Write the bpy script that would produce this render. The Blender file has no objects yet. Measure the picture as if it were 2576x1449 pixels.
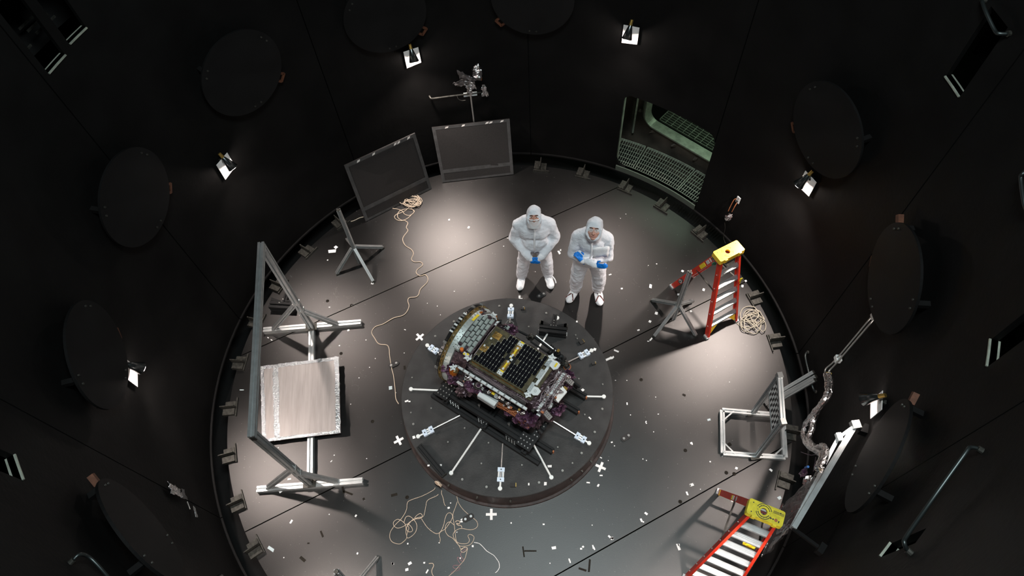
import bpy, math, random
from math import sin, cos, pi, radians as R_, degrees, atan2, hypot
from mathutils import Vector as V, Matrix, noise
SC = bpy.context.scene
COL = SC.collection
# ------------------------------------------------------------------ camera
CD, CH, PHI, PSI, RHO, FPX = 3.76263, 8.83222, 0.53231, 0.04963, -0.08255, 1740.72
CAM = V((0, -CD, CH))
FWD = V((sin(PHI) * sin(PSI), sin(PHI) * cos(PSI), -cos(PHI)))
_r0 = V((cos(PSI), -sin(PSI), 0)); _u0 = _r0.cross(FWD)
RGT = _r0 * cos(RHO) + _u0 * sin(RHO)
UPV = -_r0 * sin(RHO) + _u0 * cos(RHO)
cd = bpy.data.cameras.new('camera'); cam = bpy.data.objects.new('camera', cd); COL.objects.link(cam)
cam.matrix_world = Matrix(((RGT.x, UPV.x, -FWD.x, CAM.x), (RGT.y, UPV.y, -FWD.y, CAM.y), (RGT.z, UPV.z, -FWD.z, CAM.z), (0, 0, 0, 1)))
cd.sensor_width = 36; cd.lens = FPX / 2576 * 36; cd.clip_start = .05; cd.clip_end = 100
SC.camera = cam
# ------------------------------------------------------------------ world, exposure, big lights
W = bpy.data.worlds.new('world'); SC.world = W; W.use_nodes = True
W.node_tree.nodes['Background'].inputs[0].default_value = (0, 0, 0, 1)
W.node_tree.nodes['Background'].inputs[1].default_value = 0
vs = SC.view_settings
vs.view_transform = 'Standard'; vs.look = 'None'; vs.gamma = 1; vs.use_curve_mapping = False
vs.exposure = 0.0
def area(name, loc, target, sx, sy, power, col):
    l = bpy.data.lights.new(name, 'AREA'); l.shape = 'RECTANGLE'; l.size = sx; l.size_y = sy; l.energy = power; l.color = col
    o = bpy.data.objects.new(name, l); COL.objects.link(o); o.location = loc
    o.rotation_euler = (V(target) - V(loc)).to_track_quat('-Z', 'Y').to_euler(); return o
area('ceiling_light', (0.5, -2.4, 11.2), (0, 0, 0), 2.0, 1.4, 600, (.86, .98, 1))          # open top of the chamber
LAMP_POWER, LAMP_COL = 24.0, (1, .86, .79)
CORRIDOR_COL = (.72, 1, .74)

# ------------------------------------------------------------------ pixel -> place in the room (calibrated camera)
def ray(px, py):
    return (FWD + RGT * ((px - 1288) / FPX) - UPV * ((py - 724.5) / FPX))
def G(px, py, z=0.0):
    d = ray(px, py); return CAM + d * ((z - CH) / d.z)
def Wl(px, py, R=4.0):
    d = ray(px, py); a = d.x**2 + d.y**2; b = 2 * (CAM.x * d.x + CAM.y * d.y); c = CAM.x**2 + CAM.y**2 - R * R
    return CAM + d * ((-b + math.sqrt(b * b - 4 * a * c)) / 2 / a)
def cyl(az, r, z):
    a = R_(az); return V((r * cos(a), r * sin(a), z))
def azim(p): return degrees(atan2(p.y, p.x))

# ------------------------------------------------------------------ materials
def mat(name, col, rough=.5, metal=0.0, var=.0, vscale=8, bump=0.0, bscale=30, spec=.5, emit=None, estr=0, col2=None, coat=0, alpha=1, trans=0, stretch=None):
    m = bpy.data.materials.new(name); m.use_nodes = True; nt = m.node_tree; b = nt.nodes['Principled BSDF']
    b.inputs['Roughness'].default_value = rough; b.inputs['Metallic'].default_value = metal
    b.inputs['Specular IOR Level'].default_value = spec; b.inputs['Coat Weight'].default_value = coat
    b.inputs['Base Color'].default_value = (*col, 1); b.inputs['Alpha'].default_value = alpha
    b.inputs['Transmission Weight'].default_value = trans
    if var or bump:
        tc = nt.nodes.new('ShaderNodeTexCoord'); src = tc.outputs['Object']
        if stretch:
            mp = nt.nodes.new('ShaderNodeMapping'); mp.inputs['Scale'].default_value = stretch
            nt.links.new(src, mp.inputs[0]); src = mp.outputs[0]
    if var:
        n = nt.nodes.new('ShaderNodeTexNoise'); n.inputs['Scale'].default_value = vscale; n.inputs['Detail'].default_value = 6
        nt.links.new(src, n.inputs['Vector'])
        r = nt.nodes.new('ShaderNodeValToRGB'); c2 = col2 or tuple(min(1, c * (1 + var)) for c in col)
        c1 = tuple(c * (1 - var) for c in col) if not col2 else col
        r.color_ramp.elements[0].position = .35; r.color_ramp.elements[1].position = .65
        r.color_ramp.elements[0].color = (*c1, 1); r.color_ramp.elements[1].color = (*c2, 1)
        nt.links.new(n.outputs['Fac'], r.inputs[0]); nt.links.new(r.outputs[0], b.inputs['Base Color'])
    if bump:
        n2 = nt.nodes.new('ShaderNodeTexNoise'); n2.inputs['Scale'].default_value = bscale; n2.inputs['Detail'].default_value = 4
        nt.links.new(src, n2.inputs['Vector'])
        bp = nt.nodes.new('ShaderNodeBump'); bp.inputs['Strength'].default_value = bump; bp.inputs['Distance'].default_value = .02
        nt.links.new(n2.outputs['Fac'], bp.inputs['Height']); nt.links.new(bp.outputs[0], b.inputs['Normal'])
    if emit:
        b.inputs['Emission Color'].default_value = (*emit, 1); b.inputs['Emission Strength'].default_value = estr
    return m
def floor_mat():
    m = bpy.data.materials.new('floor_paint'); m.use_nodes = True; nt = m.node_tree; b = nt.nodes['Principled BSDF']
    N = nt.nodes.new; L = nt.links.new
    tc = N('ShaderNodeTexCoord')
    n = N('ShaderNodeTexNoise'); n.inputs['Scale'].default_value = 1.3; n.inputs['Detail'].default_value = 8; n.inputs['Roughness'].default_value = .6
    L(tc.outputs['Object'], n.inputs['Vector'])
    r = N('ShaderNodeValToRGB'); r.color_ramp.elements[0].position = .3; r.color_ramp.elements[1].position = .7
    r.color_ramp.elements[0].color = (.0055, .0054, .0053, 1); r.color_ramp.elements[1].color = (.0090, .0088, .0086, 1)
    L(n.outputs['Fac'], r.inputs[0])
    # scuffs: thin pale hair scratches from warped voronoi edges, gathered in patches
    nw = N('ShaderNodeTexNoise'); nw.inputs['Scale'].default_value = 3.0; L(tc.outputs['Object'], nw.inputs['Vector'])
    mx = N('ShaderNodeMixRGB'); mx.inputs[0].default_value = .45; L(tc.outputs['Object'], mx.inputs[1]); L(nw.outputs['Color'], mx.inputs[2])
    vo = N('ShaderNodeTexVoronoi'); vo.feature = 'DISTANCE_TO_EDGE'; vo.inputs['Scale'].default_value = 9; L(mx.outputs[0], vo.inputs['Vector'])
    rr = N('ShaderNodeValToRGB'); rr.color_ramp.elements[0].position = 0; rr.color_ramp.elements[1].position = .012
    rr.color_ramp.elements[0].color = (1, 1, 1, 1); rr.color_ramp.elements[1].color = (0, 0, 0, 1); L(vo.outputs['Distance'], rr.inputs[0])
    pm = N('ShaderNodeTexNoise'); pm.inputs['Scale'].default_value = 1.1; pm.inputs['Detail'].default_value = 2; L(tc.outputs['Object'], pm.inputs['Vector'])
    pr = N('ShaderNodeValToRGB'); pr.color_ramp.elements[0].position = .55; pr.color_ramp.elements[1].position = .75
    L(pm.outputs['Fac'], pr.inputs[0])
    fr = N('ShaderNodeTexNoise'); fr.inputs['Scale'].default_value = 7; L(tc.outputs['Object'], fr.inputs['Vector'])
    ft = N('ShaderNodeMath'); ft.operation = 'GREATER_THAN'; ft.inputs[1].default_value = .56; L(fr.outputs['Fac'], ft.inputs[0])
    mf = N('ShaderNodeMath'); mf.operation = 'MULTIPLY'; L(ft.outputs[0], mf.inputs[0]); L(pr.outputs[0], mf.inputs[1])
    ml = N('ShaderNodeMath'); ml.operation = 'MULTIPLY'; L(rr.outputs[0], ml.inputs[0]); L(mf.outputs[0], ml.inputs[1])
    ml2 = N('ShaderNodeMath'); ml2.operation = 'MULTIPLY'; ml2.inputs[1].default_value = .6; L(ml.outputs[0], ml2.inputs[0])
    mix = N('ShaderNodeMixRGB'); L(ml2.outputs[0], mix.inputs[0]); L(r.outputs[0], mix.inputs[1]); mix.inputs[2].default_value = (.14, .13, .125, 1)
    v2 = N('ShaderNodeTexVoronoi'); v2.inputs['Scale'].default_value = 26; L(tc.outputs['Object'], v2.inputs['Vector'])
    sx = N('ShaderNodeSeparateColor'); L(v2.outputs['Color'], sx.inputs[0])
    th = N('ShaderNodeMath'); th.operation = 'MULTIPLY'; th.inputs[1].default_value = .24; 
    g2 = N('ShaderNodeMath'); g2.operation = 'SUBTRACT'; L(sx.outputs[0], g2.inputs[0]); g2.inputs[1].default_value = .55; L(g2.outputs[0], th.inputs[0])
    lt = N('ShaderNodeMath'); lt.operation = 'LESS_THAN'; L(v2.outputs['Distance'], lt.inputs[0]); L(th.outputs[0], lt.inputs[1])
    mix3 = N('ShaderNodeMixRGB'); L(lt.outputs[0], mix3.inputs[0]); L(mix.outputs[0], mix3.inputs[1]); mix3.inputs[2].default_value = (.16, .155, .15, 1)
    
    rn = N('ShaderNodeMapRange'); rn.inputs['To Min'].default_value = .40; rn.inputs['To Max'].default_value = .45; L(n.outputs['Fac'], rn.inputs[0]); 
    fn = N('ShaderNodeTexNoise'); fn.inputs['Scale'].default_value = 90; fn.inputs['Detail'].default_value = 4; L(tc.outputs['Object'], fn.inputs['Vector'])
    bp = N('ShaderNodeBump'); bp.inputs['Strength'].default_value = .05; bp.inputs['Distance'].default_value = .01
    L(fn.outputs['Fac'], bp.inputs['Height'])
    # satin enamel: dark diffuse base under a broad, steep sided (Beckmann) sheen
    df = N('ShaderNodeBsdfDiffuse'); gl = N('ShaderNodeBsdfAnisotropic'); gl.distribution = 'BECKMANN'
    L(mix3.outputs[0], df.inputs['Color']); L(rn.outputs[0], gl.inputs['Roughness']); L(bp.outputs[0], gl.inputs['Normal']); L(bp.outputs[0], df.inputs['Normal'])
    gl.inputs['Color'].default_value = (.057, .056, .055, 1)
    ad = N('ShaderNodeAddShader'); L(df.outputs[0], ad.inputs[0]); L(gl.outputs[0], ad.inputs[1])
    L(ad.outputs[0], nt.nodes['Material Output'].inputs['Surface']); nt.nodes.remove(b)
    return m
M = {}
M['floor'] = floor_mat()
M['wall'] = mat('black_wall_paint', (.0036, .0035, .0034), .65, var=.25, vscale=2, bump=.15, bscale=20, spec=.10)
M['pit'] = mat('pit_black', (.006, .006, .006), .8, spec=.2)
M['disc'] = mat('disc_black_paint', (.006, .0058, .0058), .65, var=.2, vscale=3, spec=.12)
M['turn'] = mat('turntable_paint', (.026, .0262, .026), .52, var=.25, vscale=6, bump=.1, bscale=60, spec=.35)
M['skirt'] = mat('brown_painted_steel', (.028, .018, .016), .5, var=.4, vscale=12, spec=.4)
M['alu'] = mat('extruded_aluminium', (.50, .52, .52), .42, .85, var=.08, vscale=15)
M['steel'] = mat('bright_steel', (.7, .7, .68), .3, .9)
M['clip'] = mat('dark_steel_clip', (.045, .044, .038), .5, .6, var=.4, vscale=30)
M['black'] = mat('black_anodised', (.010, .0105, .011), .5, .0, spec=.22)
M['blackmatt'] = mat('black_matt', (.012, .012, .012), .7)
M['foil'] = mat('crinkled_foil', (.78, .76, .76), .22, 1, bump=.9, bscale=28)
M['foil_dark'] = mat('crinkled_grey_film', (.16, .15, .15), .4, .8, bump=.8, bscale=14)
M['amber'] = mat('amber_film', (.45, .12, .01), .3, .5, bump=.6, bscale=40)
M['sheet'] = mat('brushed_sheet', (.28, .26, .25), .5, .45, var=.10, vscale=9, bump=.12, bscale=12, stretch=(3, .25, 1))
M['tapefoil'] = mat('foil_tape', (.36, .38, .39), .3, .95, bump=.6, bscale=45)
M['darkpanel'] = mat('dark_mesh_panel', (.018, .0165, .016), .65, var=.15, vscale=60, spec=.35)
M['greytape'] = mat('grey_tape', (.055, .055, .055), .5, .2, var=.2, vscale=12)
M['red'] = mat('red_fibreglass', (.62, .035, .015), .4, var=.1, vscale=6)
M['brownred'] = M['red']
M['yellow'] = mat('yellow_plastic', (.90, .55, .03), .45)
M['lemon'] = mat('lemon_plastic', (.80, .66, .03), .45, var=.15, vscale=25)
M['suit'] = mat('white_coverall_fabric', (.70, .72, .76), .85, bump=.9, bscale=13, spec=.2)
M['suit2'] = mat('white_hood_fabric', (.82, .83, .85), .85, bump=.25, bscale=22, spec=.2)
M['skin'] = mat('skin', (.50, .25, .18), .55)
M['skin2'] = mat('skin_pale', (.58, .31, .24), .55)
M['hairdark'] = mat('dark_eyebrow', (.03, .02, .015), .7)
M['eye'] = mat('eye_dark', (.02, .015, .012), .2)
M['eyewhite'] = mat('eye_white', (.7, .66, .62), .3)
M['lip'] = mat('lip', (.38, .14, .12), .5)
M['veil'] = mat('sheer_white_veil', (.85, .84, .84), .8, alpha=.55)
M['lens'] = mat('clear_lens', (.9, .92, .92), .15, alpha=.22)
M['glove'] = mat('blue_nitrile', (.0, .20, .72), .5, bump=.2, bscale=60)
M['strap'] = mat('brown_strap', (.10, .02, .015), .6)
M['cord'] = mat('tan_cord', (.52, .42, .32), .6)
M['coil'] = mat('grey_cord', (.40, .36, .28), .6)
M['pinkcord'] = mat('dull_pink_wire', (.32, .16, .18), .6)
M['tape'] = mat('white_tape', (.80, .80, .79), .6)
M['bluegrey'] = mat('bluegrey_tape', (.42, .50, .52), .6)
M['debris'] = mat('dark_debris', (.009, .007, .004), .6, var=.5, vscale=50, spec=.15)
M['brass'] = mat('brass', (.55, .36, .10), .35, .9)
M['gold'] = mat('gold_film', (.34, .20, .05), .4, .5, var=.5, vscale=18, bump=.5, bscale=30)
M['goldrim'] = mat('gold_rim', (.30, .22, .10), .35, .8, var=.4, vscale=30)
M['cell'] = mat('solar_cell', (.004, .004, .006), .35, .0, spec=.12)
M['white'] = mat('white_fitting', (.72, .76, .75), .5, .2)
M['board'] = mat('green_board', (.06, .05, .02), .6, var=.5, vscale=25)
M['speck'] = mat('speckled_plate', (.35, .38, .38), .5, .4, col2=(.55, .58, .58), var=.3, vscale=70)
M['tile'] = mat('greygreen_module', (.33, .38, .36), .5, .3, var=.12, vscale=20)
M['ytape'] = mat('yellow_tape', (.80, .60, .02), .5)
M['ringblack'] = mat('black_chrome', (.10, .10, .10), .25, .9, bump=.3, bscale=30)
M['bandmetal'] = mat('pale_band', (.50, .55, .53), .4, .5, var=.1)
M['purple'] = mat('purple_wrap', (.085, .038, .072), .35, .4, var=.7, vscale=14, bump=.9, bscale=24)
M['plum'] = mat('plum_film', (.075, .05, .058), .3, .6, var=.5, vscale=10, bump=.9, bscale=20)
M['wire'] = mat('mauve_wire', (.24, .19, .20), .45, .3)
M['pipe'] = mat('dull_pipe', (.055, .065, .065), .4, .85)
M['rusttab'] = mat('rusty_tab', (.10, .035, .016), .6, .3, var=.3, vscale=20)
M['darkgreen'] = mat('dark_green_steel', (.09, .11, .09), .5, .4)
M['bolt'] = mat('bolt_grey', (.30, .30, .28), .5, .6)
M['copper'] = mat('copper_tab', (.42, .15, .06), .5, .3)
M['graybox'] = mat('grey_box', (.45, .48, .48), .45, .5)
M['blueclear'] = mat('pale_blue_acrylic', (.55, .66, .78), .3, spec=.6)
M['lampcone'] = mat('lamp_cone', (.10, .11, .11), .25, .9)
M['lampplate'] = mat('lamp_plate_white', (.85, .80, .77), .6)
M['bulb'] = mat('lamp_face', (1, .9, .85), .3, emit=(1, .86, .79), estr=60)
M['green_steel'] = mat('galvanised_steel', (.46, .50, .42), .45, .6, var=.2, vscale=12)
M['rust'] = mat('stained_vessel_wall', (.055, .048, .038), .6, col2=(.12, .10, .08), var=.3, vscale=3)
M['print'] = mat('label_print', (.03, .03, .035), .6)
M['label'] = mat('silver_label', (.60, .58, .55), .5)
M['blue'] = mat('blue_plug', (.01, .13, .45), .5)
M['orange'] = mat('orange_cap', (.7, .17, .02), .5)
M['teal'] = mat('green_lamp', (.05, .5, .35), .4)
def checker_mat():
    m = bpy.data.materials.new('checker_print'); m.use_nodes = True; nt = m.node_tree; b = nt.nodes['Principled BSDF']
    tc = nt.nodes.new('ShaderNodeTexCoord'); ck = nt.nodes.new('ShaderNodeTexChecker'); ck.inputs['Scale'].default_value = 1
    mp = nt.nodes.new('ShaderNodeMapping'); mp.inputs['Scale'].default_value = (14, 4, 1)
    nt.links.new(tc.outputs['UV'], mp.inputs[0]); nt.links.new(mp.outputs[0], ck.inputs['Vector'])
    ck.inputs['Color1'].default_value = (.75, .77, .76, 1); ck.inputs['Color2'].default_value = (.012, .012, .012, 1)
    nt.links.new(ck.outputs[0], b.inputs['Base Color']); b.inputs['Roughness'].default_value = .6
    return m
M['checker'] = checker_mat()

# ------------------------------------------------------------------ mesh builder
ORIGIN = {}
class MB:
    def __init__(s): s.v = []; s.f = []
    def add(s, vs, fs):
        o = len(s.v); s.v += [V(p) for p in vs]; s.f += [tuple(i + o for i in f) for f in fs]; return s
    def box(s, c, sx, sy, sz, X=(1, 0, 0), Y=(0, 1, 0), Z=(0, 0, 1), top=1.0):
        c, X, Y, Z = V(c), V(X), V(Y), V(Z); vs = []
        for k in (-1, 1):
            t = top if k > 0 else 1
            for i, j in ((-1, -1), (1, -1), (1, 1), (-1, 1)): vs.append(c + X * (i * sx / 2 * t) + Y * (j * sy / 2 * t) + Z * (k * sz / 2))
        return s.add(vs, [(3, 2, 1, 0), (4, 5, 6, 7), (0, 1, 5, 4), (1, 2, 6, 5), (2, 3, 7, 6), (3, 0, 4, 7)])
    def prism(s, poly, d):
        n = len(poly); poly = [V(p) for p in poly]; d = V(d)
        return s.add(poly + [p + d for p in poly], [tuple(range(n - 1, -1, -1)), tuple(range(n, 2 * n))] + [(i, (i + 1) % n, n + (i + 1) % n, n + i) for i in range(n)])
    def bar(s, p0, p1, w, h=None, up=(0, 0, 1)):
        p0, p1 = V(p0), V(p1); Z = (p1 - p0).normalized(); h = h or w
        X = V(up).cross(Z)
        if X.length < 1e-3: X = V((1, 0, 0)).cross(Z)
        X.normalize(); Y = Z.cross(X)
        return s.box((p0 + p1) / 2, w, h, (p1 - p0).length, X, Y, Z)
    def slot(s, p0, p1, w, up=(0, 0, 1), h=None):
        """T-slot extrusion: a square section with a groove on every side"""
        p0, p1 = V(p0), V(p1); Z = (p1 - p0).normalized(); h = h or w
        X = V(up).cross(Z)
        if X.length < 1e-3: X = V((1, 0, 0)).cross(Z)
        X.normalize(); Y = Z.cross(X); e, g, q = .5, .11, .26
        side = [(-e, -e), (-g, -e), (-g, -q), (g, -q), (g, -e)]; prof = []
        for k in range(4):
            for a, b in side:
                for _ in range(k): a, b = -b, a
                prof.append((a, b))
        return s.prism([p0 + X * (a * w) + Y * (b * h) for a, b in prof], p1 - p0)
    def cone(s, p0, p1, r0, r1, n=16, caps=True):
        p0, p1 = V(p0), V(p1); Z = (p1 - p0).normalized(); X = Z.orthogonal().normalized(); Y = Z.cross(X); vs = []
        for p, r in ((p0, r0), (p1, r1)):
            for i in range(n): a = 2 * pi * i / n; vs.append(p + X * (r * cos(a)) + Y * (r * sin(a)))
        fs = [(i, (i + 1) % n, n + (i + 1) % n, n + i) for i in range(n)]
        if caps: fs += [tuple(range(n - 1, -1, -1)), tuple(range(n, 2 * n))]
        return s.add(vs, fs)
    def rings(s, rows, closed=True, cap=True):
        n = len(rows[0]); vs = [p for r in rows for p in r]; fs = []
        for k in range(len(rows) - 1):
            for i in range(n if closed else n - 1): j = (i + 1) % n; fs.append((k * n + i, k * n + j, (k + 1) * n + j, (k + 1) * n + i))
        if cap and closed: fs += [tuple(range(n - 1, -1, -1)), tuple(range((len(rows) - 1) * n, len(rows) * n))]
        return s.add(vs, fs)
    def lathe(s, base, axis, prof, n=32, X=None, a0=0, a1=360, cap=False):
        """prof: (radius, height along axis)"""
        base, Z = V(base), V(axis).normalized(); X = V(X) if X else Z.orthogonal(); X.normalize(); Y = Z.cross(X); full = a1 - a0 >= 360; rows = []
        for r, h in prof:
            rows.append([base + Z * h + (X * cos(t) + Y * sin(t)) * r for t in (R_(a0 + (a1 - a0) * i / (n if full else n - 1)) for i in range(n))])
        return s.rings(rows, full, cap)
    def tube(s, pts, r, n=6, smooth=3, r1=None):
        P = [V(p) for p in pts]
        if smooth and len(P) > 2:
            Q = []
            for i in range(len(P) - 1):
                a, b, c, d = P[max(i - 1, 0)], P[i], P[i + 1], P[min(i + 2, len(P) - 1)]
                for k in range(smooth):
                    t = k / smooth; Q.append(.5 * ((2 * b) + (c - a) * t + (2 * a - 5 * b + 4 * c - d) * t * t + (3 * b - a - 3 * c + d) * t**3))
            P = Q + [P[-1]]
        T = (P[1] - P[0]).normalized(); X = T.orthogonal().normalized(); rows = []
        for i, p in enumerate(P):
            t = (P[min(i + 1, len(P) - 1)] - P[max(i - 1, 0)])
            if t.length > 1e-9: T = t.normalized()
            X = (X - T * X.dot(T)); X = X.normalized() if X.length > 1e-6 else T.orthogonal().normalized(); Y = T.cross(X)
            rr = r if r1 is None else r + (r1 - r) * i / (len(P) - 1)
            rows.append([p + (X * cos(2 * pi * k / n) + Y * sin(2 * pi * k / n)) * rr for k in range(n)])
        return s.rings(rows)
    def ell(s, c, rx, ry, rz, X=(1, 0, 0), Y=(0, 1, 0), Z=(0, 0, 1), n=16, m=10):
        c, X, Y, Z = V(c), V(X), V(Y), V(Z); vs = [c - Z * rz]; fs = []
        for j in range(1, m):
            t = -pi / 2 + pi * j / m
            for i in range(n): a = 2 * pi * i / n; vs.append(c + X * (rx * cos(t) * cos(a)) + Y * (ry * cos(t) * sin(a)) + Z * (rz * sin(t)))
        vs.append(c + Z * rz); L = len(vs) - 1
        for i in range(n):
            k = (i + 1) % n; fs.append((0, 1 + k, 1 + i)); fs.append((L, L - n + i, L - n + k))
            for j in range(m - 2): fs.append((1 + j * n + i, 1 + j * n + k, 1 + (j + 1) * n + k, 1 + (j + 1) * n + i))
        return s.add(vs, fs)
    def cap_(s, p0, p1, r0, r1, n=14):
        """tapered capsule"""
        p0, p1 = V(p0), V(p1); d = p1 - p0; Z = d.normalized(); X = Z.orthogonal().normalized(); Y = Z.cross(X); rows = []
        for p, r, sg in ((p0, r0, -1), (p1, r1, 1)):
            ts = (-80, -50, -25, 0) if sg < 0 else (0, 25, 50, 80)
            for t in ts:
                t = R_(t); rows.append([p + Z * (r * sin(t)) + (X * cos(2 * pi * i / n) + Y * sin(2 * pi * i / n)) * (r * cos(t)) for i in range(n)])
        return s.rings(rows)
    def sheet(s, a, b, c, d, nu, nv, amp, seed, th=.003):
        """crumpled sheet a-b-c-d with a back face"""
        rng = random.Random(seed); a, b, c, d = V(a), V(b), V(c), V(d); N = (b - a).cross(d - a).normalized(); rows = []
        for j in range(nv + 1):
            rows.append([])
            for i in range(nu + 1):
                u, v = i / nu, j / nv
                rows[-1].append((a * (1 - u) + b * u) * (1 - v) + (d * (1 - u) + c * u) * v + N * rng.uniform(-amp, amp) + (b - a) * (rng.uniform(-.25, .25) / nu) + (d - a) * (rng.uniform(-.25, .25) / nv))
        k = len(s.v); w = nu + 1; fl = [p for r in rows for p in r]; n = len(fl)
        fs = []
        for j in range(nv):
            for i in range(nu):
                q = (j * w + i, j * w + i + 1, (j + 1) * w + i + 1, (j + 1) * w + i); fs.append(q); fs.append(tuple(n + x for x in q[::-1]))
        rim = [i for i in range(w)] + [j * w + nu for j in range(1, nv + 1)] + [nv * w + i for i in range(nu - 1, -1, -1)] + [j * w for j in range(nv - 1, 0, -1)]
        for x, y in zip(rim, rim[1:] + rim[:1]): fs.append((y, x, n + x, n + y))
        return s.add(fl + [p - N * th for p in fl], fs)
    def clump(s, c, rx, ry, rz, seed, n=12, m=8, amp=.35):
        k = len(s.v); s.ell(c, rx, ry, rz, n=n, m=m); rng = random.Random(seed); c = V(c)
        for i in range(k, len(s.v)): s.v[i] = c + (s.v[i] - c) * (1 + rng.uniform(-amp, amp))
        return s
    def build(s, name, m, parent=None, smooth=False, label=None, loc=None, kind=None):
        org = V(loc) if loc is not None else (ORIGIN[parent.name] if parent else V((0, 0, 0)))
        me = bpy.data.meshes.new(name); me.from_pydata([tuple(p - org) for p in s.v], [], s.f); me.update()
        me.materials.append(M[m] if isinstance(m, str) else m)
        if smooth: me.polygons.foreach_set('use_smooth', [True] * len(me.polygons))
        o = bpy.data.objects.new(name, me); COL.objects.link(o)
        if parent:
            o.parent = parent; o.location = org - ORIGIN[parent.name]
        else: o.location = org
        ORIGIN[o.name] = org
        if label: o['label'] = label
        if kind: o['kind'] = kind
        return o
def thing(name, label, cat, loc, group=None):
    o = bpy.data.objects.new(name, None); COL.objects.link(o); o.empty_display_size = .1
    o.location = loc; ORIGIN[o.name] = V(loc); o['label'] = label; o['category'] = cat
    if group: o['group'] = group
    return o
def tag(o, label, cat, group=None):
    o['label'] = label; o['category'] = cat
    if group: o['group'] = group
    return o
def struct(name, parent=None):
    o = bpy.data.objects.new(name, None); COL.objects.link(o); ORIGIN[o.name] = V((0, 0, 0)); o['kind'] = 'structure'; return o
def inst(o, parent, delta):
    """copy of a part, sharing its mesh, moved by delta"""
    c = o.copy(); COL.objects.link(c); c.parent = parent; c.location = o.location + V(delta); return c
Z1 = V((0, 0, 1))
# ================================================================== SETTING
FR = 3.81
# floor: four black plates with open joints between them
fl = struct('floor')
fa = .3532; fn = V((-sin(fa), cos(fa), 0)); fd = V((cos(fa), sin(fa), 0))
offs = [-FR + .02, -2.517, -.288, 2.111, FR - .02]
for k in range(4):
    lo, hi = offs[k] + (.007 if k else 0), offs[k + 1] - (.007 if k < 3 else 0)
    ts = [lo + (hi - lo) * i / 60 for i in range(61)]
    if k in (0,): ts = [lo + (hi - lo) * (i / 60)**2 for i in range(61)]
    if k == 3: ts = [hi - (hi - lo) * ((60 - i) / 60)**2 for i in range(61)]
    h = lambda t: math.sqrt(max(0, FR * FR - t * t))
    poly = [fn * t + fd * h(t) for t in ts] + [fn * t - fd * h(t) for t in reversed(ts)]
    MB().prism([p - Z1 * .05 for p in poly], Z1 * .05).build('floor_plate', 'floor', fl)
pit = MB().cone((0, 0, -.62), (0, 0, -.6), 7.4, 7.4, 48).build('floor_pit', 'pit'); pit['kind'] = 'structure'
ce = MB().cone((0, 0, 11.6), (0, 0, 11.7), 7.6, 7.6, 48).build('ceiling', 'pit'); ce['kind'] = 'structure'
# black shroud wall: nine curved plates, 40 degrees each, with open seams
SEAMS = [36.3, 77.3, 118, 159, 200.5, 239.9, 279.4, 319, 356.9, 396.3]
HOLES = {0: [(36.3, 57.1, .2, 1.71)], 2: [(149.6, 153.0, 4.70, 5.35), (154.4, 158.0, 4.66, 5.35)], 8: [(360.4, 363.9, 4.57, 5.25)],
         4: [(207.6, 210.8, 4.14, 4.75)], 7: [(327.0, 330.3, 4.25, 4.8)], 6: [(305.6, 307.4, 3.86, 4.35)]}
def wall_panel(a0, a1, z0, z1, holes, parent):
    mb = MB(); az = sorted(set([a0 + (a1 - a0) * i / 16 for i in range(17)] + [x for h in holes for x in h[:2]]))
    zs = sorted(set([z0, 1.0, 2.5, 4.0, 5.5, 7.5, z1] + [x for h in holes for x in h[2:]]))
    inside = lambda a, z: any(h[0] < a < h[1] and h[2] < z < h[3] for h in holes)
    for a, b in zip(az, az[1:]):
        for c, d in zip(zs, zs[1:]):
            if inside((a + b) / 2, (c + d) / 2): continue
            mb.add([cyl(a, 4, c), cyl(b, 4, c), cyl(b, 4, d), cyl(a, 4, d), cyl(a, 4.045, c), cyl(b, 4.045, c), cyl(b, 4.045, d), cyl(a, 4.045, d)],
                   [(3, 2, 1, 0), (4, 5, 6, 7), (0, 1, 5, 4), (1, 2, 6, 5), (2, 3, 7, 6), (3, 0, 4, 7)])
    return mb
SIDE = ['wall_back', 'wall_back', 'wall_left', 'wall_left', 'wall_left', 'wall_front', 'wall_front', 'wall_right', 'wall_right']
roots = {n: struct(n) for n in ('wall_back', 'wall_left', 'wall_right', 'wall_front')}
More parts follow.
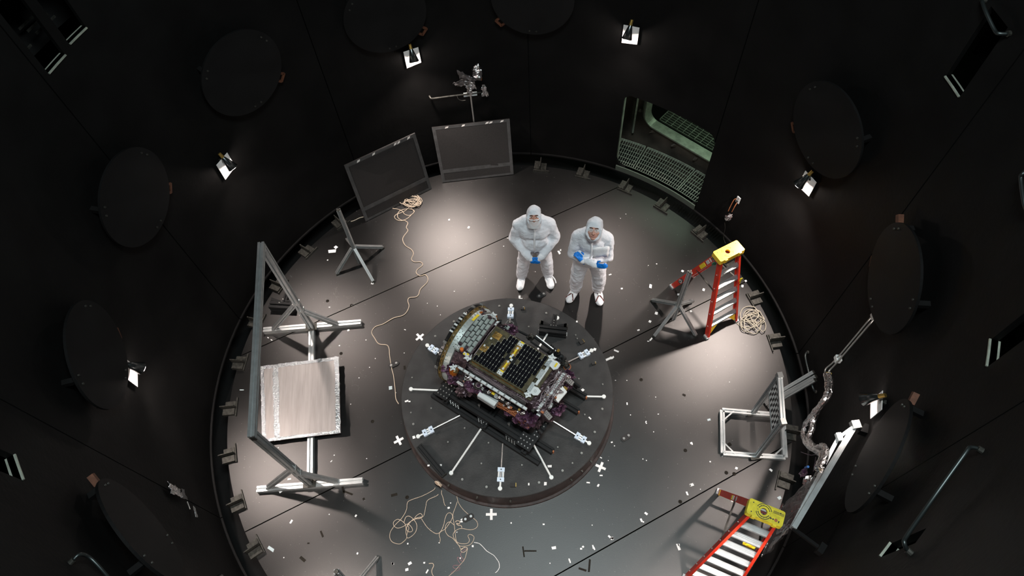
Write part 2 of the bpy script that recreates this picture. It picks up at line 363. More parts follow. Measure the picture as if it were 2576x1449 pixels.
for k in range(9):
    a0, a1 = SEAMS[k] + .09, SEAMS[k + 1] - .09
    hs = [(a0 if h[0] == SEAMS[k] else h[0], *h[1:]) for h in HOLES.get(k, [])]
    mb = wall_panel(a0, a1, .1, 10.2, hs, None)
    if k == 0:      # rounded corners of the big window
        for (ca, cz, sa, sz, r) in ((hs[0][0], .2, 1, 1, .07), (57.1, .2, -1, 1, .16), (hs[0][0], 1.71, 1, -1, .13), (57.1, 1.71, -1, -1, .13)):
            ra = degrees(r / 4); pts = [(ca, cz)] + [(ca + sa * ra * (1 - cos(t)), cz + sz * r * (1 - sin(t))) for t in (pi / 2 * i / 8 for i in range(9))]
            fr = [cyl(a, 4, z) for a, z in pts]; bk = [cyl(a, 4.045, z) for a, z in pts]; n = len(pts)
            mb.add(fr + bk, [tuple(range(n)), tuple(range(2 * n - 1, n - 1, -1))] + [(i, n + i, n + (i + 1) % n, (i + 1) % n) for i in range(n)])
    mb.build('wall_plate', 'wall', roots[SIDE[k]])
    lip = MB()      # dark strip behind each seam and a lower lip ring
    lip.rings([[cyl(a, r, z) for r, z in ((4.05, .1), (4.07, .1), (4.07, 10.2), (4.05, 10.2))] for a in (SEAMS[k] - .7, SEAMS[k] + (.0 if k == 0 else .7))])
    lip.build('seam_backing', 'pit', roots[SIDE[k]])
    MB().rings([[cyl(a, r, z) for r, z in ((3.975, .075), (4.05, .075), (4.05, .1), (3.975, .1))] for a in (a0 + (a1 - a0) * i / 16 for i in range(17))]).build('lower_lip', 'disc', roots[SIDE[k]])
ow = MB().lathe((0, 0, -.6), Z1, [(7.5, 0), (7.5, 12.3)], 64).build('wall_outer', 'pit'); ow['kind'] = 'structure'
# ---- what stands behind the big lit window: walkway gratings, stained vessel wall with a rounded doorway
win = struct('window_1')
mb = MB().rings([[cyl(a, r, z) for r, z in ((3.98, .085), (4.06, .085), (4.06, .2), (3.98, .2))] for a in (36.4 + 20.5 * i / 16 for i in range(17))])
mb.build('window_sill', 'darkgreen', win)
mb = MB()
for a in (57.1, ):
    mb.rings([[cyl(a + d, r, z) for d, r in ((0, 4.0), (0, 4.12), (.4, 4.12), (.4, 4.0))] for z in (.2, .9, 1.7)])
mb.build('window_jamb', 'green_steel', win)
def grating(label, a0, a1, r0, r1, z, pitch=.036, cross=.085):
    t = thing('floor_grating', label, 'grating', cyl((a0 + a1) / 2, (r0 + r1) / 2, z), 'walkway gratings behind the window')
    b = MB(); am = R_((a0 + a1) / 2); X = V((-sin(am), cos(am), 0)); Y = V((cos(am), sin(am), 0))
    half = R_(a1 - a0) / 2 * r0; n = int(2 * half / pitch)
    for i in range(n + 1):
        s = -half + 2 * half * i / n; f = (r1 / r0)
        b.bar(Y * (r0 * cos(s / r0)) + X * (r0 * sin(s / r0)) + Z1 * z, Y * (r1 * cos(s / r0)) + X * (r1 * sin(s / r0)) + Z1 * z, .006, .03)
    b.build('bearing_bars', 'green_steel', t, kind='stuff')
    c = MB(); k = int((r1 - r0) / cross)
    for j in range(k + 1):
        r = r0 + .03 + (r1 - r0 - .06) * j / k
        c.tube([cyl(a0 + (a1 - a0) * i / 8, r, z + .016) for i in range(9)], .0045, 4, 0)
    c.build('cross_rods', 'green_steel', t, kind='stuff')
    e = MB()
    for a in (a0, a1): e.bar(cyl(a, r0, z), cyl(a, r1, z), .01, .04)
    for r in (r0, r1): e.rings([[cyl(a0 + (a1 - a0) * i / 8, r + d, z + h) for d, h in ((-.005, -.02), (.005, -.02), (.005, .02), (-.005, .02))] for i in range(9)])
    e.build('edge_band', 'green_steel', t)
grating('steel grating panel behind the lit window, middle one', 42.9, 53.4, 4.08, 4.74, -.02)
grating('steel grating panel behind the lit window, at its lower left corner', 53.9, 62, 4.08, 4.74, -.02)
grating('steel grating panel behind the lit window, at its right edge', 34, 42.5, 4.08, 4.74, -.02)
# vessel wall with doorway: vertical plane through two sill points
SZ = .25; P0, P1 = G(1622, 303, SZ), G(1795, 404, SZ); dx = (P1 - P0); dx.z = 0; dl = dx.length; dx.normalize(); dn = V((-dx.y, dx.x, 0))
if dn.dot(P0) < 0: dn = -dn
def Pv(s, z, o=0): return V((P0.x, P0.y, 0)) + dx * s + Z1 * z + dn * o
vw = struct('wall_vessel')
rr = .20
arc = [(rr * (1 - cos(t)), SZ + rr * (1 - sin(t))) for t in (pi / 2 * i / 8 for i in range(9))]
MB().prism([Pv(-1.6, -.6, .02), Pv(2.2, -.6, .02), Pv(2.2, SZ, .02)] + [Pv(s, z, .02) for s, z in reversed(arc)] + [Pv(0, 2.4, .02), Pv(-1.6, 2.4, .02)], dn * .06).build('vessel_plate', 'rust', vw)
dr = struct('door_1')
path = [(0, 2.3)] + arc + [(2.1, SZ)]
rows = []
for i, (s, z) in enumerate(path):
    a, b = path[max(i - 1, 0)], path[min(i + 1, len(path) - 1)]; t = V((b[0] - a[0], b[1] - a[1])).normalized(); nx, nz = -t.y, t.x
    rows.append([Pv(s + nx * d, z + nz * d, o) for d, o in ((.0, -.07), (.03, -.075), (.04, .09), (.0, .09), (-.04, .05), (-.05, -.03))])
MB().rings(rows).build('door_frame', 'green_steel', dr, smooth=False)
MB().bar(Pv(-.17, -.1, -.05), Pv(-.17, 2.2, -.05), .05, .03).build('door_stop', 'green_steel', dr)
def flat_grating(label, s0, s1, o0, o1, z):
    t = thing('floor_grating', label, 'grating', Pv((s0 + s1) / 2, z, (o0 + o1) / 2), 'walkway gratings behind the window')
    b = MB(); n = int((o1 - o0) / .05)
    for i in range(n + 1): b.bar(Pv(s0, z, o0 + (o1 - o0) * i / n), Pv(s1, z, o0 + (o1 - o0) * i / n), .012, .03)
    b.build('bearing_bars', 'green_steel', t, kind='stuff')
    c = MB(); n = int((s1 - s0) / .11)
    for i in range(n + 1): c.bar(Pv(s0 + (s1 - s0) * i / n, z + .012, o0), Pv(s0 + (s1 - s0) * i / n, z + .012, o1), .012, .012)
    c.build('cross_bars', 'green_steel', t, kind='stuff')
flat_grating('steel grating beyond the rounded doorway seen through the lit window', .12, 2.2, .28, 1.3, .12)
st = MB()      # stain patches of peeled paint on the vessel plate are bolted pads
for s, z in ((.18, .1), (.62, .08), (1.05, .07), (-.1, .42), (-.13, .75)): st.clump(Pv(s, z, .0), .05, .02, .04, int(s * 50 + 99), 8, 5, .3)
st.build('wall_pads', 'rust', vw)
area('corridor_light', cyl(47, 4.40, 2.6), cyl(47, 4.42, 0), .2, .2, 9, CORRIDOR_COL)
area('corridor_light', Pv(.9, 2.6, .8), Pv(.9, 0, .8), .5, 1.2, 6, CORRIDOR_COL)
# ---- small high ports: sill strips, frames and what is behind them
def port(n, a0, a1, z0, z1, kind):
    w = struct('window_%d' % n)
    MB().rings([[cyl(a, r, z) for r, z in ((3.985, z0 - .012), (4.06, z0 - .012), (4.06, z0), (3.985, z0))] for a in (a0, (a0 + a1) / 2, a1)]).build('window_sill', 'green_steel', w)
    MB().rings([[cyl(a, r, z) for r, z in ((4.7, z0 - .3), (4.75, z0 - .3), (4.75, z1 + .3), (4.7, z1 + .3))] for a in (a0 - 6, (a0 + a1) / 2, a1 + 6)]).build('window_back', 'pit', w)
    if kind == 'slat':
        b = MB()
        for i in range(3): b.bar(cyl(a0, 4.36 + .1 * i, z0 + .02), cyl(a1, 4.36 + .1 * i, z0 + .02), .012, .02)
        b.build('window_bars', 'clip', w)
port(2, 149.6, 153.0, 4.70, 5.35, 'slat'); port(3, 154.4, 158.0, 4.66, 5.35, 'slat'); port(4, 360.4, 363.9, 4.57, 5.25, '')
port(5, 207.6, 210.8, 4.14, 4.75, ''); port(6, 327.0, 330.3, 4.25, 4.8, ''); port(7, 305.6, 307.4, 3.86, 4.35, '')
for a, z in ((153.5, 5.6), (2, 5.6), (-31.4, 5.2), (209, 5.2), (-53.5, 4.9)):
    area('port_light', cyl(a, 4.35, z), cyl(a, 4.25, z - 2), .2, .3, .08, (.8, 1, .95))
# white fork bracket and angle plates seen in the upper right port
t = thing('fork_bracket', 'white two pronged bracket inside the upper right wall port', 'bracket', cyl(2.2, 4.3, 4.62))
q = lambda s, z, o=0: cyl(2.2 + s, 4.28 + o, z)
MB().prism([q(.6, 4.86), q(-.9, 4.8), q(-1.0, 4.9), q(-.6, 5.12), q(-.75, 5.14), q(-.35, 4.93), q(.1, 4.98), q(.2, 5.2), q(.05, 5.22), q(.45, 4.95)], cyl(2.2, .012, 0)).build('fork_plate', 'white', t)
MB().bar(q(.5, 4.83, .0), q(-1.0, 4.77, .0), .04, .06).build('foot_flange', 'white', t)
t = thing('angle_strut', 'pale bent strut below the fork bracket in the upper right wall port', 'strut', cyl(2.6, 4.28, 4.6))
MB().bar(q(1.3, 4.85), q(.3, 4.6), .03, .02).bar(q(.3, 4.6), q(-.1, 4.72), .03, .02).build('bent_strip', 'white', t)
#@@OBJ
# ================================================================== LAMPS
LAMPS = [(17.1, 2.08, 'beside the dark round covers right of the lit window'), (58.2, 2.45, 'above the left edge of the lit window'), (100.1, 2.24, 'above the foil bundle, between the back panels'),
         (141.5, 2.16, 'on the back left wall, above the left grey tripod'), (181.4, 1.97, 'on the far left wall, level with the silver sheet'), (-22.3, 1.86, 'on the right wall, above the tilted frame'),
         (221, 2.0, 'on the front left wall'), (262, 2.0, 'on the front wall'), (302, 2.0, 'on the front right wall')]
GAIN = {17.1: 1.7, 58.2: .6, 100.1: 1.5, 141.5: .7, 181.4: 1.0, -22.3: .55, 221: .6, 262: .4, 302: .45}     # the lamps are not equally bright
lamp_px = {17.1: (2008, 466), 58.2: (1577, 98), 100.1: (1042, 155), 141.5: (586, 422), 181.4: (357, 926), -22.3: (2172, 1004)}
for az, z, where in LAMPS:
    mouth = Wl(*lamp_px[az], 3.81) if az in lamp_px else cyl(az, 3.81, z)
    a = R_(azim(mouth)); rad = V((cos(a), sin(a), 0)); tn = V((-sin(a), cos(a), 0))
    t = thing('wall_lamp', 'cone lamp with white back plate, ' + where, 'lamp', mouth, 'wall lamps around the chamber')
    ax = (Z1 * -.85 - rad * .53).normalized()
    MB().lathe(mouth, ax, [(.018, -.185), (.028, -.15), (.068, 0), (.062, .004), (.02, -.14)], 20).build('lamp_cone', 'lampcone', t, True)
    MB().cone(mouth - ax * .235, mouth - ax * .15, .02, .024, 12).build('lamp_socket', 'brass', t)
    MB().cone(mouth - ax * .022, mouth - ax * .018, .055, .056, 18).build('lamp_face', 'bulb', t)
    pl = mouth + rad * .135
    MB().prism([pl + tn * .105 - Z1 * .20, pl - tn * .105 - Z1 * .16, pl - tn * .105 + Z1 * .10, pl + tn * .105 + Z1 * .08], rad * .006).build('back_plate', 'lampplate', t)
    MB().bar(mouth - ax * .19, pl + Z1 * .07, .012, .03).build('lamp_arm', 'clip', t)
    MB().bar(pl + Z1 * .05, pl + rad * .05 + Z1 * .05, .04).build('plate_mount', 'clip', t)
    l = bpy.data.lights.new('lamp_light', 'SPOT'); l.energy = LAMP_POWER * 10 * GAIN.get(az, .5); l.color = LAMP_COL; l.spot_size = R_(120); l.spot_blend = 1.0; l.shadow_soft_size = .055
    lo = bpy.data.objects.new('lamp_light', l); COL.objects.link(lo); lo.parent = t
    d = (ax + rad * .08).normalized(); lo.location = -(-ax) * .015; lo.rotation_euler = d.to_track_quat('-Z', 'Y').to_euler()
    l2 = bpy.data.lights.new('lamp_spill', 'POINT'); l2.energy = 8.0; l2.color = LAMP_COL; l2.shadow_soft_size = .03
    lo2 = bpy.data.objects.new('lamp_spill', l2); COL.objects.link(lo2); lo2.parent = t; lo2.location = ax * .035
# ================================================================== ROUND COVERS on the wall
DISC = [(15, 3.2, 'right of the lit window'), (-12, 3.08, 'on the right wall, above the twin pipes'), (-38.5, 3.0, 'on the lower right wall beside the long handrail'),
        (132.5, 3.28, 'on the upper left wall'), (161.2, 3.18, 'on the left wall, above the far left lamp'), (187.5, 3.02, 'on the far left wall just beside the lamp'),
        (214.8, 3.0, 'on the lower left wall below the foil patch'), (104, 3.15, 'at the top edge above the back lamp'), (76, 3.15, 'at the top edge left of the top right lamp')]
for az, z, where in DISC:
    a = R_(az); rad = V((cos(a), sin(a), 0)); tn = V((-sin(a), cos(a), 0)); c = cyl(az, 3.83, z); rD = .53
    t = thing('round_cover', 'black round wall cover ' + where, 'cover', c, 'round black covers on the wall')
    MB().cone(c, c + rad * .025, rD, rD, 56).build('cover_disc', 'disc', t)
    for i, ang in enumerate((35, 150, 270)):
        e = c + tn * (rD * cos(R_(ang))) + Z1 * (rD * sin(R_(ang))); ei = c + tn * ((rD - .06) * cos(R_(ang))) + Z1 * ((rD - .06) * sin(R_(ang)))
        MB().bar(ei + rad * .02, ei + rad * .165, .05, .05).build('standoff', 'disc', t)
        w = (e - c).normalized(); s = w.cross(rad)
        for k in (-.5, .5): MB().cone(ei + s * k * .09 - rad * .012, ei + s * k * .09 + rad * .002, .011, .012, 8).build('bolt', 'clip', t)
        side = 1 if az < 90 and az > -90 else -1
    for (ang, mt) in (((-42, 'loop'), (28, 'tab')) if side < 0 else ((222, 'loop'), (152, 'tab'))):
        ang = 180 - ang
        e = c + tn * ((rD + .03) * cos(R_(ang))) + Z1 * ((rD + .03) * sin(R_(ang))) + rad * .05; w = V(tn * cos(R_(ang)) + Z1 * sin(R_(ang))); s = w.cross(rad)
        if mt == 'tab' and az not in (-12, -38.5, 214.8): continue
        if mt == 'tab': MB().box(e, .10, .06, .05, w, s, rad).build('metal_tab', 'rusttab', t)
        else:
            b = MB()
            for k in (-1, 1): b.bar(e + s * .05 * k - w * .07, e + s * .05 * k + w * .06, .016, .03)
            b.bar(e + w * .06 - s * .058, e + w * .06 + s * .058, .016, .03); b.build('loop_bracket', 'rusttab', t)
# ================================================================== CLIPS along the floor rim
CLIPS = {'right': [(0.6, 'beside the coiled grey cord'), (11.3, 'right beside the tall red ladder'), (31.5, 'behind the yellow ladder top'), (42.7, 'below the right corner of the lit window'),
                   (52.8, 'at a floor joint below the lit window'), (63.9, 'left of the lit window'), (74.7, 'beside the right hand back panel'),
                   (-19.5, 'right of the frame with the checkered board'), (-29.3, 'between the checkered frame and the foil frame'), (21.6, 'hidden behind the tall ladder')],
         'left': [(127.5, 'behind the left tripod where a short cord ends'), (138, 'left of the left tripod'), (148.6, 'by the tall frame top corner'), (158.4, 'beside the tall frame upper post'), (168.5, 'left of the silver sheet, upper'),
                  (178.8, 'left of the silver sheet, middle'), (188.9, 'by the silver sheet lower corner'), (198.9, 'below the end of the lower base bar'), (208.6, 'lowest one on the left rim')]}
def clip(az, where):
    c = cyl(az, 3.79, 0); a = R_(az); rad = V((cos(a), sin(a), 0)); tn = V((-sin(a), cos(a), 0))
    t = thing('floor_clip', 'dark steel clip on the floor rim, ' + where, 'clip', c, 'steel clips around the floor rim')
    MB().box(c + tn * .055 + Z1 * .03 - rad * .005, .16, .085, .06, rad, tn).build('clip_block', 'clip', t)
    MB().box(c - tn * .055 + Z1 * .022 - rad * .015, .14, .085, .044, rad, tn).build('clip_block', 'clip', t)
    MB().box(c + Z1 * .07, .19, .012, .14, rad, tn).build('clip_fin', 'clip', t)
    MB().box(c - rad * .095 + Z1 * .02 - tn * .02, .014, .26, .04, rad, tn).build('clip_flange', 'clip', t)
for s in CLIPS.values():
    for az, w in s: clip(az, w)
# ================================================================== TURNTABLE
TC = V((-.008, -.315, 0)); TR, TZ = 1.381, .377
t = thing('turntable', 'round raised black turntable carrying the spacecraft, with brown side band', 'turntable', TC)
MB().lathe(TC, Z1, [(0, TZ), (TR - .006, TZ), (TR, TZ - .006), (TR, TZ - .03), (0, TZ - .03)], 128).build('table_top', 'turn', t)
MB().lathe(TC, Z1, [(TR - .012, TZ - .03), (TR - .004, TZ - .035), (TR + .006, .03), (TR - .02, .03)], 128).build('side_band', 'skirt', t)
MB().lathe(TC, Z1, [(TR - .02, .03), (TR + .035, .03), (TR + .04, .0), (TR - .02, 0)], 128).build('base_ring', 'skirt', t)
bolt = None
BO = [(1256, 770), (1317, 774), (1374, 788), (1426, 817), (1448, 843), (1452, 852), (1469, 859), (1498, 911), (1516, 967), (1515, 1029), (1496, 1087), (1463, 1140), (1415, 1184), (1356, 1214), (1224, 1225), (1163, 1206), (1088, 1152), (1040, 1067), (1037, 950), (1095, 846), (1142, 809), (1330, 822), (1471, 1043), (1456, 953), (1127, 1112), (1211, 1166), (1313, 1170), (1403, 1125), (1034, 1038), (1085, 1027), (1169, 1077), (1229, 1114), (1440, 1165), (1117, 776), (1111, 935)]
BIG = [(1256, 770), (1374, 788), (1426, 817), (1515, 967), (1515, 1029), (1496, 1087), (1463, 1140), (1415, 1184), (1356, 1214), (1224, 1225), (1163, 1206), (1040, 1067), (1095, 846), (1142, 809), (1317, 774)]
for i, (x, y) in enumerate(BO[:33]):
    p = G(x, y, TZ); r = .015 if (x, y) in BIG else .010
    b = MB().cone(p, p + Z1 * .008, r, r, 10).cone(p + Z1 * .008, p + Z1 * .018, r * .55, r * .5, 6); b.build('bolt', 'bolt', t)
for ang in (-128, -112, -62, -55, -48, -95):
    a = R_(ang); p = TC + V((cos(a) * TR, sin(a) * TR, TZ - .12)); MB().cone(p, p + V((cos(a), sin(a), 0)) * .03, .016, .012, 8).build('side_bolt', 'clip', t)
# black oval plates with bolts on the floor
def oval(px, py, ang, label):
    c = G(px, py, 0); t = thing('oval_plate', label, 'plate', c, 'black oval anchor plates on the floor'); a = R_(ang); X = V((cos(a), sin(a), 0)); Y = V((-sin(a), cos(a), 0))
    pts = [c + X * (.04 + .037 * cos(q)) + Y * (.037 * sin(q)) for q in (-pi / 2 + pi * i / 8 for i in range(9))] + [c - X * (.04 + .037 * cos(q)) - Y * (.037 * sin(q)) for q in (-pi / 2 + pi * i / 8 for i in range(9))]
    MB().prism(pts, Z1 * .012).build('plate_body', 'blackmatt', t)
    for s in (-1, 1): MB().cone(c + X * .038 * s + Z1 * .012, c + X * .038 * s + Z1 * .022, .02, .016, 10).build('bolt', 'steel', t)
oval(991, 917, 20, 'black oval plate with two bolts left of the turntable, crossed by the long cord')
oval(1178, 1303, 20, 'black oval plate with two bolts amid the tangled cords in front')
oval(1575, 1100, 25, 'black oval plate with two bolts right of the turntable')
oval(1362, 743, 20, 'black oval plate with two bolts in the shadow between the two people')
# tie rods and turnbuckles
def tie(e, i, ze, zi, bucket, label, eye=True):
    pe, pi_ = G(*e, ze), G(*i, zi); d = (pi_ - pe).normalized(); s = Z1.cross(d).normalized(); n = d.cross(s)
    t = thing('tie_rod', label, 'tie rod', pe, 'tie rods holding the spacecraft stand')
    MB().cone(pe + Z1 * -.012, pe + Z1 * .012, .026, .026, 14).build('rod_eye', 'white', t)
    if bucket:
        b0, b1 = pe + d * bucket[0], pe + d * bucket[1]; w = .085
        MB().cone(pe + d * .02, b0, .012, .012, 8).build('eye_shank', 'white', t)
        MB().cone(b1, pi_, .010, .010, 8).build('rod', 'steel', t)
        k = .05
        MB().box(b0 + d * k / 2, k, w, .04, d, s, n).build('end_block', 'blueclear', t); MB().box(b1 - d * k / 2, k, w, .04, d, s, n).build('end_block', 'blueclear', t)
        for q in (-1, 0, 1): MB().cone(b0 + d * k + s * q * .028, b1 - d * k + s * q * .028, .011, .011, 8).build('guide_bar', 'white' if q else 'steel', t)
        MB().box((b0 + b1) / 2 - n * .016, (b1 - b0).length - 2 * k, w * .9, .006, d, s, n).build('back_plate', 'blueclear', t)
        for bb in (b0 + d * k / 2, b1 - d * k / 2): MB().cone(bb + n * .02, bb + n * .026, .008, .008, 8).build('screw', 'clip', t)
    else: MB().cone(pe + d * .02, pi_, .0125, .0125, 8).build('rod', 'white', t)
zt = TZ + .014
tie((1034, 979), (1121, 983), zt, .40, None, 'plain steel tie rod pointing left from the stand')
tie((1052, 1098), (1157, 1045), zt, .44, (.07, .21), 'tie rod with turnbuckle at the lower left of the turntable')
tie((1135, 1190), (1210, 1079), zt, .44, None, 'long plain tie rod toward the lower left edge of the turntable')
tie((1258, 1229), (1265, 1116), zt, .44, (.08, .25), 'tie rod with turnbuckle nearest the front of the turntable')
tie((1387, 1201), (1342, 1118), zt, .44, None, 'plain tie rod toward the lower right of the turntable')
tie((1482, 1115), (1383, 1054), zt, .46, (.055, .195), 'tie rod with turnbuckle at the lower right of the turntable')
tie((1519, 998), (1471, 997), zt, .42, None, 'short plain tie rod pointing right from the stand')
tie((1488, 882), (1428, 911), zt, .46, (.05, .2), 'tie rod with turnbuckle at the upper right of the turntable')
tie((1286, 769), (1283, 812), zt, .46, (.05, .22), 'tie rod with turnbuckle at the back of the turntable')
tie((1075, 869), (1112, 893), zt, .46, (.055, .2), 'tie rod with turnbuckle at the left, half behind the round ring')
tie((1402, 800), (1352, 880), zt, .46, None, 'plain tie rod passing under the black T bracket')
#@@OBJ2
# ================================================================== T-SLOT STRUCTURES
def bracket(mb, p, X, Y, Zd, s=.09):
    """gusset: triangular prism between two bars"""
    return mb.prism([p, p + V(X) * s, p + V(Y) * s], V(Zd) * .03)
# tall left frame with a silver sheet lying across its base
b1a, b1b, b2a, b2b = G(664, 832, .04), G(909, 812, .04), G(648, 1232, .04), G(913, 1210, .04)
j1, j2 = G(785, 826, .04), G(781, 1217, .04)
for q in (b1a, b1b, b2a, b2b, j1, j2): q.z = .04
FH = 2.03
t1, t2 = G(661, 624, FH), G(638, 1094, FH)
t = thing('braced_stand', 'tall aluminium frame left of the turntable with braced posts and a long top bar', 'frame', (j1 + j2) / 2 * V((1, 1, 0)).x)
ORIGIN[t.name] = V(t.location)
w = .075
MB().slot(b1a, b1b, w).build('base_bar', 'alu', t); MB().slot(b2a, b2b, w).build('base_bar', 'alu', t)
cj = (j2 - j1).normalized()
MB().slot(j1 + cj * .04, j2 - cj * .04, w).build('cross_bar', 'alu', t)
for j, tp in ((j1, t1), (j2, t2)):
    MB().slot(j + Z1 * .04, tp, w, (0, 1, 0)).build('post', 'alu', t)
MB().slot(t1 + cj * -.04 + Z1 * .0375, t2 + cj * .04 + Z1 * .0375, w).build('top_bar', 'alu', t)
for j, tp, ends in ((j1, t1, (b1a, b1b)), (j2, t2, (b2a, b2b))):
    for k, e in enumerate(ends):
        f = (.78, .52)[k]; foot = j + (e - j) * f + Z1 * .04; top = j + (tp - j) * (.36, .26)[k]
        MB().slot(foot, top, .055, (0, 1, 0)).build('brace', 'alu', t)
        b = MB(); b.box(top, .09, .07, .05); b.build('joint_plate', 'steel', t)
    MB().box(j + Z1 * .045, .16, .12, .012).build('joint_plate', 'clip', t)
for tp in (t1, t2): MB().box(tp + Z1 * .0 + cj * .0, .05, .09, .09).build('corner_block', 'clip', t)
# the sheet
c = [G(655, 922, .13), G(852, 897, .13), G(857, 1089, .13), G(660, 1112, .13)]
t = thing('silver_sheet', 'large silver sheet lying across the cross bar of the tall left frame, foil taped edges', 'panel', sum(c, V()) / 4 - Z1 * .05)
n = (c[1] - c[0]).cross(c[3] - c[0]).normalized()
if n.z < 0: n = -n
MB().prism([p - n * .012 for p in c], n * .012).build('sheet_body', 'sheet', t)
def strip(a, b, wv, seed, nm='edge_tape'):
    wv = V(wv); MB().sheet(a, b, b + wv, a + wv, 24, 2, .0015, seed, .001).build(nm, 'tapefoil', t)
up = n * .004; ex = (c[1] - c[0]).normalized(); ey = (c[3] - c[0]).normalized()
strip(c[0] + up, c[1] + up, ey * .05, 1); strip(c[1] + up, c[2] + up, -ex * .06, 2); strip(c[3] + up, c[2] + up, -ey * .04, 3); strip(c[0] + up, c[3] + up, ex * .05, 4)
f0 = .155; strip(c[0] + (c[1] - c[0]) * f0 + up, c[3] + (c[2] - c[3]) * f0 + up, ex * .075, 5, 'seam_tape')
MB().bar(G(700, 1010, .095), G(800, 1000, .095), .5, .02).build('sheet_batten', 'clip', t)
# tripods of extrusion
def tripod(base, joint_h, top, feet, label, w=.05):
    t = thing('extrusion_tripod', label, 'stand', base, 'grey extrusion stands with splayed legs')
    MB().slot(base + Z1 * .0, top, w, (0, 1, 0)).build('post', 'alu', t)
    j = base + (top - base).normalized() * joint_h
    for f in feet:
        d = (j - f); d.z = 0; d = d.normalized()
        MB().slot(f + Z1 * .028, j - d * .03, .042).build('leg', 'alu', t)
        MB().box(f + Z1 * .012 + d * .01, .06, .05, .024, d, Z1.cross(d), Z1).build('foot_plate', 'clip', t)
    b = MB(); b.cone(top - Z1 * .002, top + Z1 * .008, .028, .022, 12); b.build('post_cap', 'clip', t)
tripod(G(1694, 801), .40, G(1736, 684, 1.30), [G(1641, 757), G(1646, 847), G(1749, 845), G(1741, 759)], 'grey four legged extrusion stand in front of the red ladder')
tripod(G(905, 660), .40, G(851, 528, 1.30), [G(963, 624), G(939, 709), G(848, 690), G(874, 604)], 'grey four legged extrusion stand at the left below the tilted back panel')
tripod(G(903, 1499), .40, G(846, 1438, 1.28), [G(950, 1404), G(985, 1560), G(880, 1590), G(845, 1500)], 'grey extrusion stand cut off by the bottom edge of the photo')
# frame with checkered board
cs = [G(1816, 1033, .04), G(1968, 1046, .04), G(1974, 1152, .04), G(1818, 1141, .04)]
t = thing('checker_stand', 'aluminium frame at right with a rectangular base and a raised checkered board', 'frame', sum(cs, V()) / 4 - Z1 * .04)
w = .06
for a, b in zip(cs, cs[1:] + cs[:1]): MB().slot(a, b, w).build('base_bar', 'alu', t)
cc = sum(cs, V()) / 4
for k, p in enumerate(cs):
    X = (cs[(k + 1) % 4] - p).normalized(); Y = (cs[(k - 1) % 4] - p).normalized()
    MB().bar(p + X * .15 + Z1 * .02, p + Y * .15 + Z1 * .02, .018, .012).build('corner_brace', 'alu', t)
m1, m2 = G(1895, 1038, .06), G(1903, 1148, .06); p1, p2 = G(1961, 946, 1.2), G(1969, 1062, 1.2)
for a, b in ((m1, p1), (m2, p2)): MB().slot(a, b, .05, (0, 1, 0)).build('post', 'alu', t)
e = (p2 - p1).normalized()
MB().slot(p1 - e * .03, p2 + e * .03, .055).build('top_bar', 'alu', t)
for m in (m1, m2): MB().box(m + Z1 * .0, .16, .08, .012).build('joint_plate', 'clip', t)
for pp in (p1, p2): MB().box(pp, .06, .07, .08).build('corner_block', 'steel', t)
q1, q2 = p1 + (m1 - p1) * .03 + e * .04, p2 + (m2 - p2) * .03 - e * .04; q4, q3 = p1 + (m1 - p1) * .34 + e * .04, p2 + (m2 - p2) * .34 - e * .04
nb = (q2 - q1).cross(q4 - q1).normalized(); nb = nb if nb.dot(CAM - q1) > 0 else -nb
o = MB().prism([q1, q2, q3, q4], nb * .012).build('checkered_board', 'checker', t)
me = o.data; uv = me.uv_layers.new(name='UVMap'); A = (q2 - q1); B = (q4 - q1)
for lp in me.loops:
    pw = V(me.vertices[lp.vertex_index].co) + ORIGIN[o.name] - q1; uv.data[lp.index].uv = (pw.dot(A) / A.length_squared, pw.dot(B) / B.length_squared)
MB().bar(q4 + (q4 - q1).normalized() * .015, q3 + (q4 - q1).normalized() * .015, .03, .03).build('lower_rail', 'alu', t)
# bars leaning on the wall
for k, (bx, by, tx, ty, R) in enumerate(((1922, 1010, 2046, 936, 3.95), (1927, 1017, 2052, 947, 3.95), (1933, 1024, 2050, 956, 3.93))):
    a = G(bx, by, .02); b = Wl(tx, ty, R)
    t = thing('extrusion_bar', 'loose aluminium bar leaning on the right wall, ' + ('farthest of the three', 'middle of the three', 'nearest of the three')[k], 'bar', a, 'loose bars leaning on the right wall')
    d = (b - a).normalized(); MB().slot(a, b, .042, (0, 0, 1)).build('bar_body', 'alu', t); MB().bar(b, b + d * .012, .044).build('bar_end', 'clip', t)
# tilted right frame carrying a foil curtain
TH = 2.0
a1, a2 = G(2150, 1071, TH), G(1996, 1328, TH); d = (a2 - a1).normalized(); inn = Z1.cross(d); inn = inn if inn.dot(-a1) > 0 else -inn
t = thing('foil_stand', 'tall aluminium frame by the lower right wall holding a crumpled dark foil curtain', 'frame', (a1 + a2) / 2 * V((1, 1, 0)).x)
t.location.z = 0; ORIGIN[t.name] = V(t.location)
MB().slot(a1, a2, .048).build('top_bar', 'alu', t)
b1_, b2_ = G(2108, 1102, 1.90), G(1990, 1330, 1.86)
MB().slot(b1_, b2_, .032).build('second_bar', 'alu', t)
MB().slot(a1, b1_, .03).build('tie_bar', 'alu', t)
MB().box(b1_ + Z1 * .03, .05, .08, .05).build('white_joint', 'white', t); MB().box(a1 + Z1 * .02, .08, .08, .07).build('corner_block', 'steel', t)
for a in (a1, a2):
    f = V((a.x, a.y, 0)); r = hypot(f.x, f.y); f = f * (3.995 / r) + Z1 * (a.z - .02); MB().bar(a - Z1 * .02, f, .03, .04).build('wall_arm', 'disc', t); MB().box(f, .1, .1, .1, V((f.x, f.y, 0)).normalized(), d, Z1).build('wall_foot', 'disc', t)
o1, o2 = b1_ + d * .43, b2_ - d * .0
